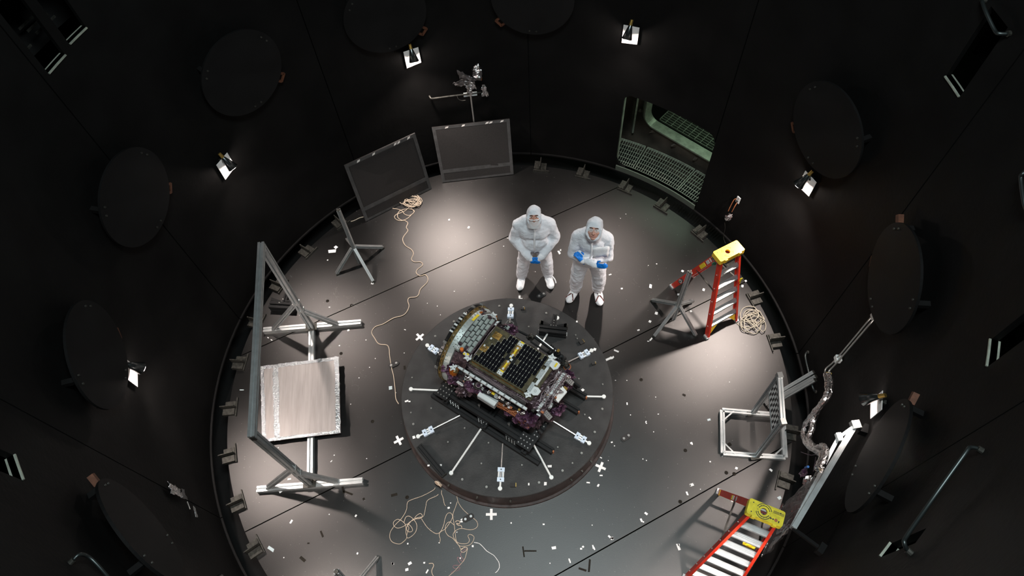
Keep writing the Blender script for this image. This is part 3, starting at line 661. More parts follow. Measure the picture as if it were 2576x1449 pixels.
k1, k2 = G(2050, 1192, 1.05), G(1918, 1402, .3)
rows = []; rng = random.Random(7)
pts_t = [o1, o1 + (o2 - o1) * .33, o1 + (o2 - o1) * .66, o2]
lowpx = [(2046, 1196, 1.1), (2002, 1246, .7), (1972, 1268, .55), (1958, 1305, .45), (1935, 1365, .35), (1919, 1403, .3)]
low = [G(*q) for q in lowpx]; nU, nV = 20, 8; vs_ = []
def along(P, u):
    u = u * (len(P) - 1); i = min(int(u), len(P) - 2); return P[i] + (P[i + 1] - P[i]) * (u - i)
for j in range(nV + 1):
    rows.append([along(pts_t, i / nU) + (along(low, i / nU) - along(pts_t, i / nU)) * (j / nV) + inn * rng.uniform(-.02, .02) for i in range(nU + 1)])
mb = MB(); k = nU + 1; mb.v = [p for r in rows for p in r] + [p - inn * .004 for r in rows for p in r]; N = (nV + 1) * k
for j in range(nV):
    for i in range(nU):
        q = (j * k + i, j * k + i + 1, (j + 1) * k + i + 1, (j + 1) * k + i); mb.f += [q, tuple(N + x for x in q[::-1])]
mb.build('foil_curtain', 'foil_dark', t)
hem = [low[2] + inn * .01] + [p + inn * .012 for p in low[3:]]
MB().tube(hem, .012, 6, 4).build('foil_hem', 'foil', t)
s1 = MB(); s1.sheet(b2_ - d * .05, b2_ - d * .42, low[3] + (b2_ - low[3]) * .35, low[5] + (b2_ - low[5]) * .2, 12, 8, .02, 5); s1.build('foil_patch', 'foil', t)
MB().clump(G(2035, 1212, 1.15), .05, .05, .09, 3).build('foil_wad', 'foil', t)
# dark panels leaning on the back wall
def backpanel(c, label, tape_f):
    bl, br, tr, tl = c; t = thing('leaning_screen', label, 'screen', (bl + br) / 2)
    n = (br - bl).cross(tl - bl).normalized(); n = n if n.dot(V((0, -1, .3))) > 0 else -n
    MB().prism(c, -n * .018).build('panel_sheet', 'darkpanel', t)
    u = n * .003; k = .05
    def q(s, v): return (bl * (1 - s) + br * s) * (1 - v) + (tl * (1 - s) + tr * s) * v + u
    fw, fv = .042, .045
    for (s0, v0, s1, v1) in ((0, 0, 1, fv * .8), (0, 1 - fv, 1, 1), (0, fv * .8, fw, 1 - fv), (1 - fw, fv * .8, 1, 1 - fv), (fw, tape_f, 1 - fw, tape_f + .065)):
        MB().prism([q(s0, v0), q(s1, v0), q(s1, v1), q(s0, v1)], u * .5).build('edge_tape', 'greytape', t)
    for i in range(6):
        s = random.Random(i + len(label)).uniform(.1, .95); MB().prism([q(s, 1 - fv * .9) + u, q(s + .04, 1 - fv * .7) + u, q(s + .05, 1 - fv * .1) + u, q(s + .015, 1 - fv * .2) + u], u * .3).build('tape_patch', 'label', t)
backpanel([G(920, 557, .012), G(1086, 474, .012), Wl(1044, 335, 3.69), Wl(866, 417, 3.69)], 'tilted dark mesh panel with grey taped edges above the heaped cord', .18)
backpanel([G(1113, 459, .012), G(1292, 438, .012), Wl(1282, 299, 3.93), Wl(1086, 321, 3.93)], 'dark mesh panel with grey taped edges leaning under the foil bundle', .17)
#@@OBJ3
# ================================================================== LADDERS
def ladder(F1, F2, capc, capax, capL, capW, H, Rl, Rr, steps, label, capmat, seed, stickers, capZ):
    """F1,F2 front feet; Rl,Rr rear feet; cap centre on the ground plan"""
    t = thing('step_ladder', label, 'ladder', (F1 + F2 + Rl + Rr) / 4)
    ax = V(capax).normalized(); pr = Z1.cross(ax).normalized()           # pr: across the cap
    rear = ((Rl + Rr) / 2 - (F1 + F2) / 2); rear.z = 0; rear.normalize()
    if pr.dot(rear) < 0: pr = -pr
    cc = V((capc.x, capc.y, H)); hw = capL / 2 - .035
    TF = [cc - ax * hw - pr * .03 - Z1 * .05, cc + ax * hw - pr * .03 - Z1 * .05]; TB = [cc - ax * hw * .9 + pr * .035 - Z1 * .05, cc + ax * hw * .9 + pr * .035 - Z1 * .05]
    def chan(p0, p1, face, wd, dp, nm, m='red'):
        p0, p1 = V(p0), V(p1); Z = (p1 - p0).normalized(); X = V(face); X = (X - Z * X.dot(Z)).normalized(); Y = Z.cross(X); s = dp; g = .008; hw_ = wd / 2
        prof = [(0, -hw_), (s, -hw_), (s, -hw_ + g), (g, -hw_ + g), (g, hw_ - g), (s, hw_ - g), (s, hw_), (0, hw_)]
        return MB().prism([p0 + X * a + Y * b for a, b in prof], p1 - p0).build(nm, m, t)
    for k, (f, tp) in enumerate(zip((F1, F2), TF)): chan(f + Z1 * .02, tp, ax * (1 if k == 0 else -1), .075, .028, 'front_rail')
    for k, (f, tp) in enumerate(zip((Rl, Rr), TB)): chan(f + Z1 * .02, tp, ax * (1 if k == 0 else -1), .075, .028, 'rear_rail')
    for i in range(steps):
        u = (i + 1) / (steps + 1) * .985
        a, b = F1 + (TF[0] - F1) * u, F2 + (TF[1] - F2) * u; dd = (b - a).normalized()
        mb = MB(); mb.bar(a + dd * .01, b - dd * .01, .056, .022); mb.bar(a + dd * .01 - pr * .028 - Z1 * .018, b - dd * .01 - pr * .028 - Z1 * .018, .008, .04)
        for o in (-.015, 0, .015): mb.bar(a + dd * .02 + pr * o + Z1 * .014, b - dd * .02 + pr * o + Z1 * .014, .006, .004)
        mb.build('step', 'alu', t)
        for e, sg in ((a, 1), (b, -1)): MB().cone(e - dd * .012 * sg, e - dd * .004 * sg, .009, .009, 8).build('rivet', 'steel', t)
    for i in range(steps - 1):
        u = (i + 1) / (steps + .3)
        a, b = Rl + (TB[0] - Rl) * u, Rr + (TB[1] - Rr) * u; MB().bar(a, b, .03, .016).build('rear_bar', 'alu', t)
    for f in (F1, F2, Rl, Rr): MB().box(f + Z1 * .02, .075, .045, .04, pr, ax, Z1).build('foot_pad', 'graybox', t)
    for k, (f, tp) in enumerate(zip((F1, F2), TF)):                      # yellow corner braces under the lowest step
        u0 = f + (tp - f) * .03; u1 = f + (tp - f) * (.97 / (steps + 1)); sg = ax * (1 if k == 0 else -1)
        MB().prism([u0 + sg * .03, u1 + sg * .03, u1 + sg * .17], pr * -.02).build('corner_brace', capmat, t)
    for k in range(2):                                                   # folding spreaders
        a, b = F1 + (TF[0] - F1) * .62 if k == 0 else F2 + (TF[1] - F2) * .62, Rl + (TB[0] - Rl) * .58 if k == 0 else Rr + (TB[1] - Rr) * .58
        MB().bar(a, b, .018, .006).build('spreader', 'clip', t)
    # top cap: tray with a round hole, pads and notches
    h = .075; r0 = .032; off = ax * (-.02); n = 24
    L2, W2 = capL / 2, capW / 2; cr = .018; outer = []
    for (sx_, sy_, q0) in ((1, 1, 0), (-1, 1, 90), (-1, -1, 180), (1, -1, 270)):
        for q in (0, 45, 90): outer.append((sx_ * (L2 - cr) + cr * cos(R_(q0 + q)), sy_ * (W2 - cr) + cr * sin(R_(q0 + q))))
        e0 = {(1, 1): ((L2, W2), (-L2, W2)), (-1, 1): ((-L2, W2), (-L2, -W2)), (-1, -1): ((-L2, -W2), (L2, -W2)), (1, -1): ((L2, -W2), (L2, W2))}[(sx_, sy_)]
        for q in ((.2, .32, .41, .47, .53, .59, .68, .8) if sy_ * sx_ > 0 else (.25, .5, .75)): outer.append((e0[0][0] * (1 - q) + e0[1][0] * q, e0[0][1] * (1 - q) + e0[1][1] * q))
    n = len(outer)
    top = [cc + ax * x + pr * y for x, y in outer]; bot = [cc + ax * (x * 1.02) + pr * (y * 1.04) - Z1 * h for x, y in outer]
    hole = [cc + off + ax * (r0 * cos(atan2(y, x))) + pr * (r0 * sin(atan2(y, x))) for x, y in outer]; hb = [p - Z1 * .03 for p in hole]
    mb = MB(); mb.rings([[*bot], [*top], [*hole], [*hb]], True, False); mb.build('top_cap', capmat, t)
    for rr in (.05, .068): 
        MB().lathe(cc + off, Z1, [(rr, .0005), (rr, .003), (rr + .006, .003), (rr + .006, .0005)], 28, ax, 20, 160).lathe(cc + off, Z1, [(rr, .0005), (rr, .003), (rr + .006, .003), (rr + .006, .0005)], 28, ax, 200, 340).build('cap_ring', capmat if seed == 1 else 'print', t)
    for s, q in ((.38, -.3), (.38, .3), (-.38, -.3), (-.38, .3)):
        MB().cone(cc + ax * (capL * s) + pr * (capW * q) + Z1 * .0005, cc + ax * (capL * s) + pr * (capW * q) + Z1 * .002, .006, .006, 8).build('cap_hole', 'print', t)
    for s in (-.28, .3): MB().box(cc + ax * (capL * s) - pr * (W2 + .006) - Z1 * .035, .035, .016, .06, ax, pr, Z1).build('cap_lug', capmat, t)
    if seed == 2:
        for s, rr in ((.16, .008), (.22, .008), (.30, .016), (.38, .006)): MB().cone(cc + ax * capL * s - pr * .035 + Z1 * .0008, cc + ax * capL * s - pr * .035 + Z1 * .002, rr, rr, 12).build('cap_hole', 'copper' if rr > .01 else 'print', t)
        for i in range(14):
            a = 2 * pi * i / 14; MB().box(cc + off + ax * (.057 * cos(a)) + pr * (.057 * sin(a)) + Z1 * .001, .008, .004, .002, ax * cos(a) + pr * sin(a), pr * cos(a) - ax * sin(a), Z1).build('cap_mark', 'print', t)
        for i in range(4): MB().box(cc + ax * (capL * .33) + pr * (.045 - .007 * i) + Z1 * .001, .10, .003, .002, ax, pr, Z1).build('cap_mark', 'print', t)
    # stickers on the outer faces
    for (rail, u0, u1, wv, m) in stickers:
        f, tp = (Rl, TB[0]) if rail == 'r' else (F1, TF[0])
        a, b = f + (tp - f) * u0, f + (tp - f) * u1; MB().bar(a - ax * .003, b - ax * .003, .004, wv, ax.cross(b - a)).build('label_sticker', m, t)
    return t, F1, TF, Rl, TB, ax, pr
n_ = V((-.397, .918, 0)); x_ = V((.918, .397, 0))
F1, F2 = G(1776, 849) * 1, G(1850, 806) * 1
Rl = G(1690, 723); Rr = Rl + x_ * .38
capc = G(1833, 633, 1.5)
LA = ladder(F1, F2, capc, (V((3.0, .649, 0)) - V((2.682, .527, 0))), .37, .17, 1.52, Rl, Rr, 5, 'red step ladder with bright yellow top cap standing behind the grey stand at right', 'yellow', 1,
       [('r', .18, .27, .05, 'print'), ('r', .19, .26, .035, 'label'), ('r', .66, .76, .055, 'ytape'), ('r', .79, .84, .05, 'label'), ('r', .86, .88, .055, 'label'), ('r', .90, 1.0, .055, 'label')], None)
t = LA[0]
# the oval maker's sign and label lines on the rear rail
mid = LA[3] + (LA[4][0] - LA[3]) * .225; dr_ = (LA[4][0] - LA[3]).normalized(); ax = LA[5]; sd = dr_.cross(ax).normalized()
MB().lathe(mid - ax * .009, -ax, [(0, .002), (.03, .002), (.03, 0)], 20, dr_).build('oval_sign', 'label', t)
for k in range(5): MB().box(mid - ax * .012 + dr_ * (-.016 + .008 * k), .005, .026, .002, dr_, sd, ax).build('sign_letter', 'print', t)
for k in range(7): MB().box(LA[3] + dr_ * ((LA[4][0] - LA[3]).length * (.905 + .012 * k)) - ax * .007, .006, .042, .002, dr_, sd, ax).build('label_line', 'print', t)
e = LA[1] * 0 + F2 + (LA[2][1] - F2) * .66; MB().sheet(e - LA[5] * .0 - LA[6] * .05, e - LA[6] * .05 + LA[5] * .05 - Z1 * .02, e - LA[6] * .05 + LA[5] * .03 - Z1 * .22, e - LA[6] * .05 - LA[5] * .01 - Z1 * .17, 3, 5, .004, 9).build('hang_tag', 'ytape', t)
MB().clump(G(1796, 663, 1.1), .03, .02, .02, 4).build('tool_clip', 'teal', t)
# taller ladder, lower right
H2 = 2.1; axB = V((.856, -.517, 0)); nB = V((-.517, -.856, 0))
capB = G(1927, 1289, H2); capB.z = 0
RlB = G(1806, 1238); RrB = RlB + axB * .40
m = capB + nB * .44 + axB * .0
LB = ladder(m - axB * .285 - Z1 * 0, m + axB * .27, capB, axB, .335, .15, H2, RlB, RrB, 7, 'taller red step ladder at the lower right with lemon yellow printed top cap', 'lemon', 2,
       [('r', .06, .075, .07, 'ytape'), ('r', .46, .49, .05, 'ytape'), ('r', .50, .53, .05, 'label')], None)
t = LB[0]; dr_ = (LB[4][0] - LB[3]).normalized(); sd = dr_.cross(LB[5]).normalized(); mid = LB[3] + (LB[4][0] - LB[3]) * .60
MB().lathe(mid - LB[5] * .003, -LB[5], [(0, .002), (.028, .002), (.028, 0)], 20, dr_).build('oval_sign', 'label', t)
e = LB[1] + (LB[2][0] - LB[1]) * .6 + LB[5] * .22; MB().sheet(e + LB[6] * .06, e + LB[6] * .06 + LB[5] * .13, e + LB[6] * .12 + LB[5] * .14 - Z1 * .02, e + LB[6] * .12 - Z1 * .02, 5, 3, .006, 19).build('hang_tag', 'ytape', t)
# ================================================================== WALL FITTINGS
# foil bundle on its pole at the back
c0 = Wl(1180, 200, 3.86); pole0 = Wl(1192, 303, 3.97); pole0.z = .02; tn = V((-1, 0, 0)); rad = V((0, 1, 0))
t = thing('foil_bundle', 'crumpled foil wrapped instrument on a thin pole above the right back panel', 'instrument', V((pole0.x, pole0.y, 0)))
pt = Wl(1184, 240, 3.9)
MB().cone(V((pole0.x, pole0.y, .0)), pt, .012, .012, 8).build('pole', 'steel', t)
def px(x, y, R=3.86): return Wl(x, y, R)
MB().sheet(px(1149, 174), px(1180, 190, 3.8), px(1197, 204, 3.76), px(1157, 196), 6, 4, .015, 11, .006).build('foil_fin', 'foil_dark', t)
MB().clump(px(1201, 187, 3.83), .055, .07, .06, 21).build('foil_lump', 'foil', t); MB().clump(px(1200, 173, 3.84), .06, .06, .05, 22).build('foil_lump', 'foil', t)
MB().sheet(px(1190, 181, 3.8), px(1212, 178, 3.78), px(1211, 201, 3.8), px(1192, 202, 3.82), 4, 4, .012, 12, .006).build('foil_fin', 'foil_dark', t)
MB().sheet(px(1138, 210), px(1163, 198, 3.82), px(1172, 214, 3.82), px(1152, 217), 6, 4, .014, 13, .006).build('foil_fin', 'foil_dark', t)
MB().sheet(px(1172, 206, 3.84), px(1193, 203, 3.8), px(1199, 224, 3.82), px(1178, 220), 5, 5, .016, 14, .006).build('foil_fin', 'foil', t)
MB().clump(px(1180, 222, 3.87), .05, .05, .10, 23).build('foil_neck', 'foil', t); MB().clump(px(1176, 202, 3.87), .09, .05, .04, 24).build('foil_neck', 'foil_dark', t)
MB().clump(px(1208, 198, 3.85), .03, .03, .02, 25).build('amber_flap', 'amber', t)
t = thing('cross_pipe', 'thin bent pipe with a white plate across the pole under the foil bundle', 'pipe', Wl(1183, 240, 3.95))
MB().tube([px(1080, 241, 3.97), px(1084, 247, 3.93), px(1095, 247, 3.93), px(1140, 241, 3.93), px(1215, 232, 3.95)], .013, 8, 3).build('pipe_run', 'clip', t, True)
MB().box(px(1183, 237, 3.94), .20, .012, .07, (1, -.0, 0), (0, 1, 0), Z1).build('mount_plate', 'white', t)
MB().tube([px(1150, 241, 3.92), px(1153, 249, 3.9), px(1162, 253, 3.9), px(1171, 252, 3.9)], .005, 6, 3).build('thin_wire', 'clip', t)
tag(MB().sheet(px(1212, 212, 3.9), px(1222, 215, 3.86), px(1230, 240, 3.88), px(1214, 243, 3.9), 5, 6, .02, 15, .01).build('foil_wrap', 'foil', None, loc=px(1221, 228, 3.9)), 'small upright foil wrap hanging right of the foil bundle', 'foil')
# white switch plate with wires and foil ball (right of the window)
c = Wl(1857, 503, 3.97); a = R_(azim(c)); rad = V((cos(a), sin(a), 0)); tn = V((-sin(a), cos(a), 0))
t = thing('terminal_plate', 'small white terminal plate on the wall above the yellow ladder top', 'plate', c)
MB().box(c, .06, .012, .12, tn, rad, Z1).build('plate_body', 'white', t)
for k in range(3): MB().box(c - Z1 * (.015 + .015 * k) - rad * .008 + tn * .005, .03, .006, .005, tn, rad, Z1).build('terminal', 'clip', t)
MB().cone(c + Z1 * .03 - rad * .006, c + Z1 * .03 - rad * .011, .008, .008, 8).build('terminal_screw', 'clip', t)
MB().tube([c + tn * .02, c + tn * .05 - Z1 * .03 - rad * .02, Wl(1836, 522, 3.93), Wl(1832, 531, 3.93)], .006, 6, 4).tube([c - Z1 * .05, Wl(1848, 520, 3.93), Wl(1841, 533, 3.93)], .006, 6, 4).build('lead_wires', 'copper', t)
tag(MB().clump(Wl(1834, 546, 3.92), .05, .04, .07, 31, 14, 10, .3).build('foil_ball', 'foil', None, loc=Wl(1834, 546, 3.92)), 'small crumpled foil ball on leads below the white terminal plate', 'foil')
tag(MB().tube([Wl(1823, 560, 3.97), Wl(1824, 575, 3.97), Wl(1820, 596, 3.97), Wl(1825, 612, 3.97)], .004, 5, 4).build('thin_wire', 'clip', None, loc=Wl(1823, 580, 3.97)), 'thin dark wire running down the wall behind the ladder top', 'wire')
# foil patch, left wall
def wq(x, y, R=3.95): return Wl(x, y, R)
tag(MB().sheet(wq(420, 1212), wq(452, 1229), wq(459, 1253), wq(431, 1240), 9, 7, .012, 41, .006).build('foil_patch', 'foil', None, loc=wq(440, 1232)), 'crinkled foil square stuck on the left wall', 'foil')
t = thing('patch_strips', 'dark strip and thin tail hanging from the foil square on the left wall', 'strip', wq(470, 1255))
MB().sheet(wq(457, 1230), wq(462, 1232), wq(472, 1258), wq(458, 1253), 3, 4, .006, 42, .004).build('dark_strip', 'greytape', t); MB().tube([wq(471, 1262), wq(478, 1281)], .006, 5, 0).build('thin_tail', 'steel', t)
tag(MB().sheet(wq(485, 1274), wq(489, 1276), wq(498, 1300), wq(493, 1301), 2, 6, .004, 43, .004).build('tape_strip', 'tapefoil', None, loc=wq(491, 1287)), 'short pale tape strip on the left wall below the foil square', 'tape')
# twin pipes and wrapped hoses, right wall
t = thing('twin_pipes', 'pair of thin steel pipes running down the right wall to the wrapped hoses', 'pipes', Wl(2107, 902, 3.95))
for dx_ in (-3, 3):
    MB().tube([Wl(2199 + dx_, 796 + dx_, 3.94), Wl(2107 + dx_ * .8, 905 + dx_ * .8, 3.93), Wl(2082 + dx_ * 1.3, 930 + dx_, 3.9), Wl(2080 + dx_ * 1.5, 942, 3.86)], .010, 8, 4).build('pipe_run', 'steel', t, True)
for x, y, s in ((2199, 795, .06), (2108, 903, .075)): MB().box(Wl(x, y, 3.95), s, s * .8, s, V((.2, .98, 0)), V((-.98, .2, 0)), Z1).build('pipe_clamp', 'white', t)
h1 = [Wl(2078, 942, 3.86), Wl(2082, 965, 3.8), Wl(2077, 1000, 3.74), Wl(2055, 1030, 3.72), Wl(2030, 1062, 3.72), Wl(2022, 1085, 3.72), Wl(2027, 1112, 3.70), Wl(2048, 1132, 3.68), Wl(2067, 1143, 3.66), Wl(2066, 1158, 3.64), Wl(2058, 1180, 3.6)]
h2 = [Wl(2086, 942, 3.87), Wl(2090, 965, 3.84), Wl(2084, 995, 3.8), Wl(2062, 1022, 3.78), Wl(2047, 1055, 3.78), Wl(2043, 1080, 3.76), Wl(2034, 1105, 3.72), Wl(2052, 1128, 3.70), Wl(2068, 1122, 3.68), Wl(2077, 1134, 3.66), Wl(2072, 1160, 3.62), Wl(2064, 1182, 3.6)]
for k, h in enumerate((h1, h2)):
    t = thing('wrapped_hose', 'foil wrapped hose sagging along the right wall, ' + ('left one of the pair' if k == 0 else 'right one of the pair'), 'hose', h[0], 'foil wrapped hoses on the right wall')
    mb = MB().tube(h, .032, 9, 7); rng = random.Random(50 + k); mb.v = [p + V((rng.uniform(-1, 1), rng.uniform(-1, 1), rng.uniform(-1, 1))) * .007 for p in mb.v]; mb.build('hose_body', 'foil', t)
    MB().cone(h[0] - Z1 * .005, h[0] + Z1 * .03, .02, .02, 10).build('hose_fitting', 'brass', t)
tag(MB().clump(Wl(2020, 1190, 3.5), .03, .03, .07, 61).build('purple_cord_bundle', 'purple', None, loc=Wl(2020, 1190, 3.5)), 'small purple cord bundle beside the foil curtain', 'cord')
tag(MB().tube([Wl(2033, 1174, 3.5), Wl(2026, 1177, 3.5)], .012, 6, 0).build('blue_connector', 'blue', None, loc=Wl(2030, 1175, 3.5)), 'tiny blue connector on the wire beside the foil curtain', 'connector')
tag(MB().tube([Wl(2015, 1137, 3.7), Wl(2040, 1145, 3.66), Wl(2060, 1140, 3.64)], .004, 5, 4).tube([Wl(2052, 1150, 3.62), Wl(2050, 1165, 3.6), Wl(2046, 1185, 3.58)], .004, 5, 4).build('thin_wires', 'purple', None, loc=Wl(2040, 1150, 3.62)), 'loose thin wires around the lower end of the wrapped hoses', 'wire')
# grab pipes on the wall
def grab(pts, label, r=.014):
    P = [Wl(x, y, R) for x, y, R in pts]; t = thing('wall_pipe', label, 'pipe', P[len(P) // 2]); MB().tube(P, r, 8, 4).build('pipe_run', 'pipe', t, True)
    for q in (P[0], P[-1]): MB().cone(q, q * 1.0 + V((q.x, q.y, 0)).normalized() * .04, r * 1.6, r * 1.6, 10).build('pipe_foot', 'clip', t)
grab([(2030, 886, 3.98), (2026, 897, 3.94), (2033, 930, 3.94), (2043, 970, 3.94), (2050, 985, 3.98)], 'dark bent pipe low on the right wall behind the leaning bars')
grab([(2470, 2, 3.97), (2480, 30, 3.93), (2502, 76, 3.93), (2512, 84, 3.93), (2534, 85, 3.98)], 'shiny bent pipe at the upper right corner')
grab([(2585, 425, 3.97), (2573, 437, 3.93), (2568, 450, 3.93), (2577, 515, 3.93), (2590, 540, 3.97)], 'shiny bent pipe at the right edge')
grab([(2460, 1128, 3.97), (2440, 1126, 3.93), (2425, 1145, 3.92), (2347, 1254, 3.92), (2283, 1345, 3.92), (2275, 1365, 3.93), (2282, 1384, 3.97)], 'long handrail pipe on the lower right wall', .013)
grab([(185, 1408, 3.97), (200, 1395, 3.93), (225, 1402, 3.92), (262, 1440, 3.92), (300, 1490, 3.93), (300, 1510, 3.97)], 'dark handrail pipe at the lower left corner', .012)
#@@OBJ4
# ================================================================== SPACECRAFT on its stand
SO = V((.085, -.336, 0)); SU = V((.758, -.652, 0)); SV = V((.652, .758, 0))
def S(a, b, z): return SO + SU * a + SV * b + Z1 * z
def sb(mb, a, b, z, da, db, dz): return mb.box(S(a, b, z), da, db, dz, SU, SV, Z1)
rng = random.Random(11)
# ---- black stand
t = thing('support_stand', 'black bolted beam stand under the spacecraft on the turntable', 'stand', S(0, 0, TZ))
zr = TZ + .042
for b, a0, a1 in ((-.63, -.85, .80), (-.42, -.84, .86), (.19, -.70, .86), (.41, -.70, .84)): MB().slot(S(a0, b, zr), S(a1, b, zr), .075, h=.08).build('base_beam', 'black', t)
for b, a1 in ((.41, .85), (.19, .87), (-.42, .87)): MB().bar(S(a1 - .012, b, zr), S(a1 + .004, b, zr), .02, .07).build('end_cap', 'copper', t)
for a in (-.62, -.02, .58): MB().slot(S(a, -.66, zr + .08), S(a, .45, zr + .08), .07, h=.075).build('cross_beam', 'black', t)
for b in (-.55, .33): MB().slot(S(-.70, b, .60), S(.63, b, .60), .085).build('upper_beam', 'black', t)
MB().slot(S(-.66, -.56, .60), S(-.66, .34, .60), .07).build('end_beam', 'black', t); MB().slot(S(.60, -.56, .60), S(.60, .34, .60), .07).build('end_beam', 'black', t)
for a, sg in ((-.66, 1), (.60, -1)):
    g = [S(a - .085, -.66, .645), S(a + .085, -.66, .645), S(a + .085 + .0, -.42, .645), S(a - .085, -.42, .645)]
    if sg < 0: g = [S(a - .14, -.64, .645), S(a + .06, -.64, .645), S(a + .07, -.20, .645), S(a - .03, -.20, .645), S(a - .03, -.46, .645), S(a - .14, -.46, .645)]
    gp = MB().prism(g, Z1 * .012).build('gusset_plate', 'black', t)
    pts = [(i * .045 - .06, -.63 + j * .055) for i in range(4) for j in range(4)] if sg > 0 else [(i * .045 - .115, -.61 + j * .055) for i in range(4) for j in range(3)] + [(.0 + i * .04, -.43 + j * .05) for i in range(2) for j in range(5)]
    for x, y in pts: MB().cone(S(a + x, y, .657), S(a + x, y, .667), .0095, .0075, 8).build('bolt', 'steel', gp)
for a in (-.50, -.06, .36):
    for b, z0, z1 in ((-.60, .40, .58), (-.27, .44, .66)):
        MB().box(S(a, b, (z0 + z1) / 2), .16, .014, z1 - z0, SU, SV, Z1).build('bolt_plate', 'black', t)
        bb = MB()
        for i in range(4):
            for j in range(4): bb.cone(S(a - .06 + .04 * i, b - .007, z0 + .02 + (z1 - z0 - .03) / 3.2 * j), S(a - .06 + .04 * i, b - .018, z0 + .02 + (z1 - z0 - .03) / 3.2 * j), .0065, .005, 6)
        bb.build('bolt_heads', 'steel', t, kind='stuff')
for a in (-.4, .1, .45): MB().slot(S(a, -.27, .60), S(a, -.27, .80), .06, (1, 0, 0)).slot(S(a, .27, .60), S(a, .27, .80), .06, (1, 0, 0)).build('riser', 'black', t)
for a in (-.2, .25): MB().cone(S(a, -.47, .645), S(a + .02, -.50, .60), .018, .006, 8).build('clamp_pin', 'steel', t)
# ---- spacecraft
t = thing('spacecraft', 'spacecraft with a dark solar panel on top, strapped on the turntable', 'spacecraft', S(0, 0, TZ))
sb(MB(), .03, 0, 1.04, .94, .62, .50).build('main_body', 'plum', t)
sb(MB(), .03, 0, 1.30, .88, .58, .03).build('upper_deck', 'board', t)
# solar panel with cells
pz = 1.385
sp = sb(MB(), -.008, 0, pz - .0125, .76, .53, .025).build('solar_panel', 'board', t)
for b in (-.262, .262): MB().box(S(-.008, b * .985, pz - .065), .75, .012, .085, SU, SV, Z1).build('panel_side', 'gold', sp)
pitch = .0405; tabs = MB(); cell = None; cnt = 0
def add_cell(a, b):
    global cell, cnt
    ha, hb, c = .0192, .0352, .010
    if cell is None:
        prof = [(-ha + c, -hb), (ha - c, -hb), (ha, -hb + c), (ha, hb - c), (ha - c, hb), (-ha + c, hb), (-ha, hb - c), (-ha, -hb + c)]
        cell = MB().prism([S(a + x, b + y, pz + .0005) for x, y in prof], Z1 * .004).build('solar_cell', 'cell', sp); cell['_a'] = a; cell['_b'] = b
    else: inst(cell, sp, SU * (a - cell['_a']) + SV * (b - cell['_b']))
cols = []
for i in range(8): cols.append((-.352 + pitch * i, [(-.25, -.17), (-.25, -.04), (-.25, .03), (-.25, .10), (-.25, .17), (-.25, .25), (-.25, .25), (-.25, .25)][i]))
for i in range(8): cols.append((.058 + pitch * i, [(-.25, .25), (-.25, .25), (-.25, .25), (-.25, .25), (-.25, .25), (-.25, .25), (-.25, .18), (-.05, .25)][i]))
for ci, (a, (b0, b1)) in enumerate(cols):
    n = max(1, round((b1 - b0) / .0705)); 
    for k in range(n):
        b = b1 - .035 - k * .0715 if ci >= 8 else b0 + .035 + k * .0715
        if abs(b) < .045 and (a > -.09 and a < .11) : continue
        add_cell(a, b)
        for e in (-.022, 0, .022): sb(tabs, a - pitch / 2, b + e, pz + .006, .0035, .0045, .003)
        sb(tabs, a - pitch / 2, b + .036, pz + .006, .0075, .006, .003)
for a in (-.30, -.22, .17, .25): pass
tabs.build('cell_tabs', 'white', sp, kind='stuff')
# centre strip of the panel
sb(MB(), .0, 0, pz + .001, .060, .50, .004).build('centre_strip', 'gold', sp)
sb(MB(), .005, .0, pz + .005, .13, .085, .006).build('centre_plate', 'black', sp)
for b in (.10, -.105):
    sb(MB(), 0, b, pz + .006, .020, .075, .008).build('yellow_tab', 'ytape', sp)
    sb(MB(), 0, b + .052, pz + .007, .022, .028, .010).build('white_tab', 'white', sp); sb(MB(), 0, b - .052, pz + .007, .022, .028, .010).build('white_tab', 'white', sp)
for b in (.22, -.215):
    sb(MB(), 0, b, pz + .008, .065, .06, .012).build('latch_plate', 'white', sp); sb(MB(), .01, b + .022, pz + .016, .045, .018, .006).build('yellow_tab', 'ytape', sp)
    for dx_, dy_ in ((-.018, .012), (.018, -.012), (-.015, -.018)): MB().cone(S(dx_, b + dy_, pz + .014), S(dx_, b + dy_, pz + .016), .006, .006, 8).build('screw_hole', 'print', sp)
for a, b in ((-.005, .015), (.02, -.012)): sb(MB(), a, b, pz + .012, .028, .03, .012).build('white_tab', 'white', sp)
sb(MB(), .0, .0, pz + .020, .018, .012, .006).build('yellow_tab', 'ytape', sp)
# square coupons on bare board corners
for a, b in ((-.30, .16), (-.345, -.06)):
    sb(MB(), a, b, pz + .003, .10, .085, .005).build('bare_coupon', 'gold', sp)
for a, b in ((-.355, -.03), (-.34, .09)): sb(MB(), a, b, pz + .008, .02, .025, .008).build('white_tab', 'white', sp)
# star shaped white fittings
def star(a, b, z, r, ang, seed, nm='star_fitting', m='white'):
    g = random.Random(seed); n = 10; pts = []
    for i in range(n):
        q = R_(ang) + 2 * pi * i / n; rr = r * (1 if i % 2 else .55) * g.uniform(.85, 1.15); pts.append(S(a + rr * cos(q), b + rr * sin(q), z))
    o = MB().prism(pts, Z1 * .015).build(nm, m, t)
    for k in range(3): q = R_(ang + 120 * k); MB().cone(S(a + r * .4 * cos(q), b + r * .4 * sin(q), z + .015), S(a + r * .4 * cos(q), b + r * .4 * sin(q), z + .017), .006, .006, 8).build('screw_hole', 'print', o)
star(-.43, .29, 1.37, .058, 10, 1); star(-.43, -.26, 1.37, .055, 40, 2); star(.405, .265, 1.38, .062, 0, 3); star(.415, -.255, 1.36, .055, 20, 4)
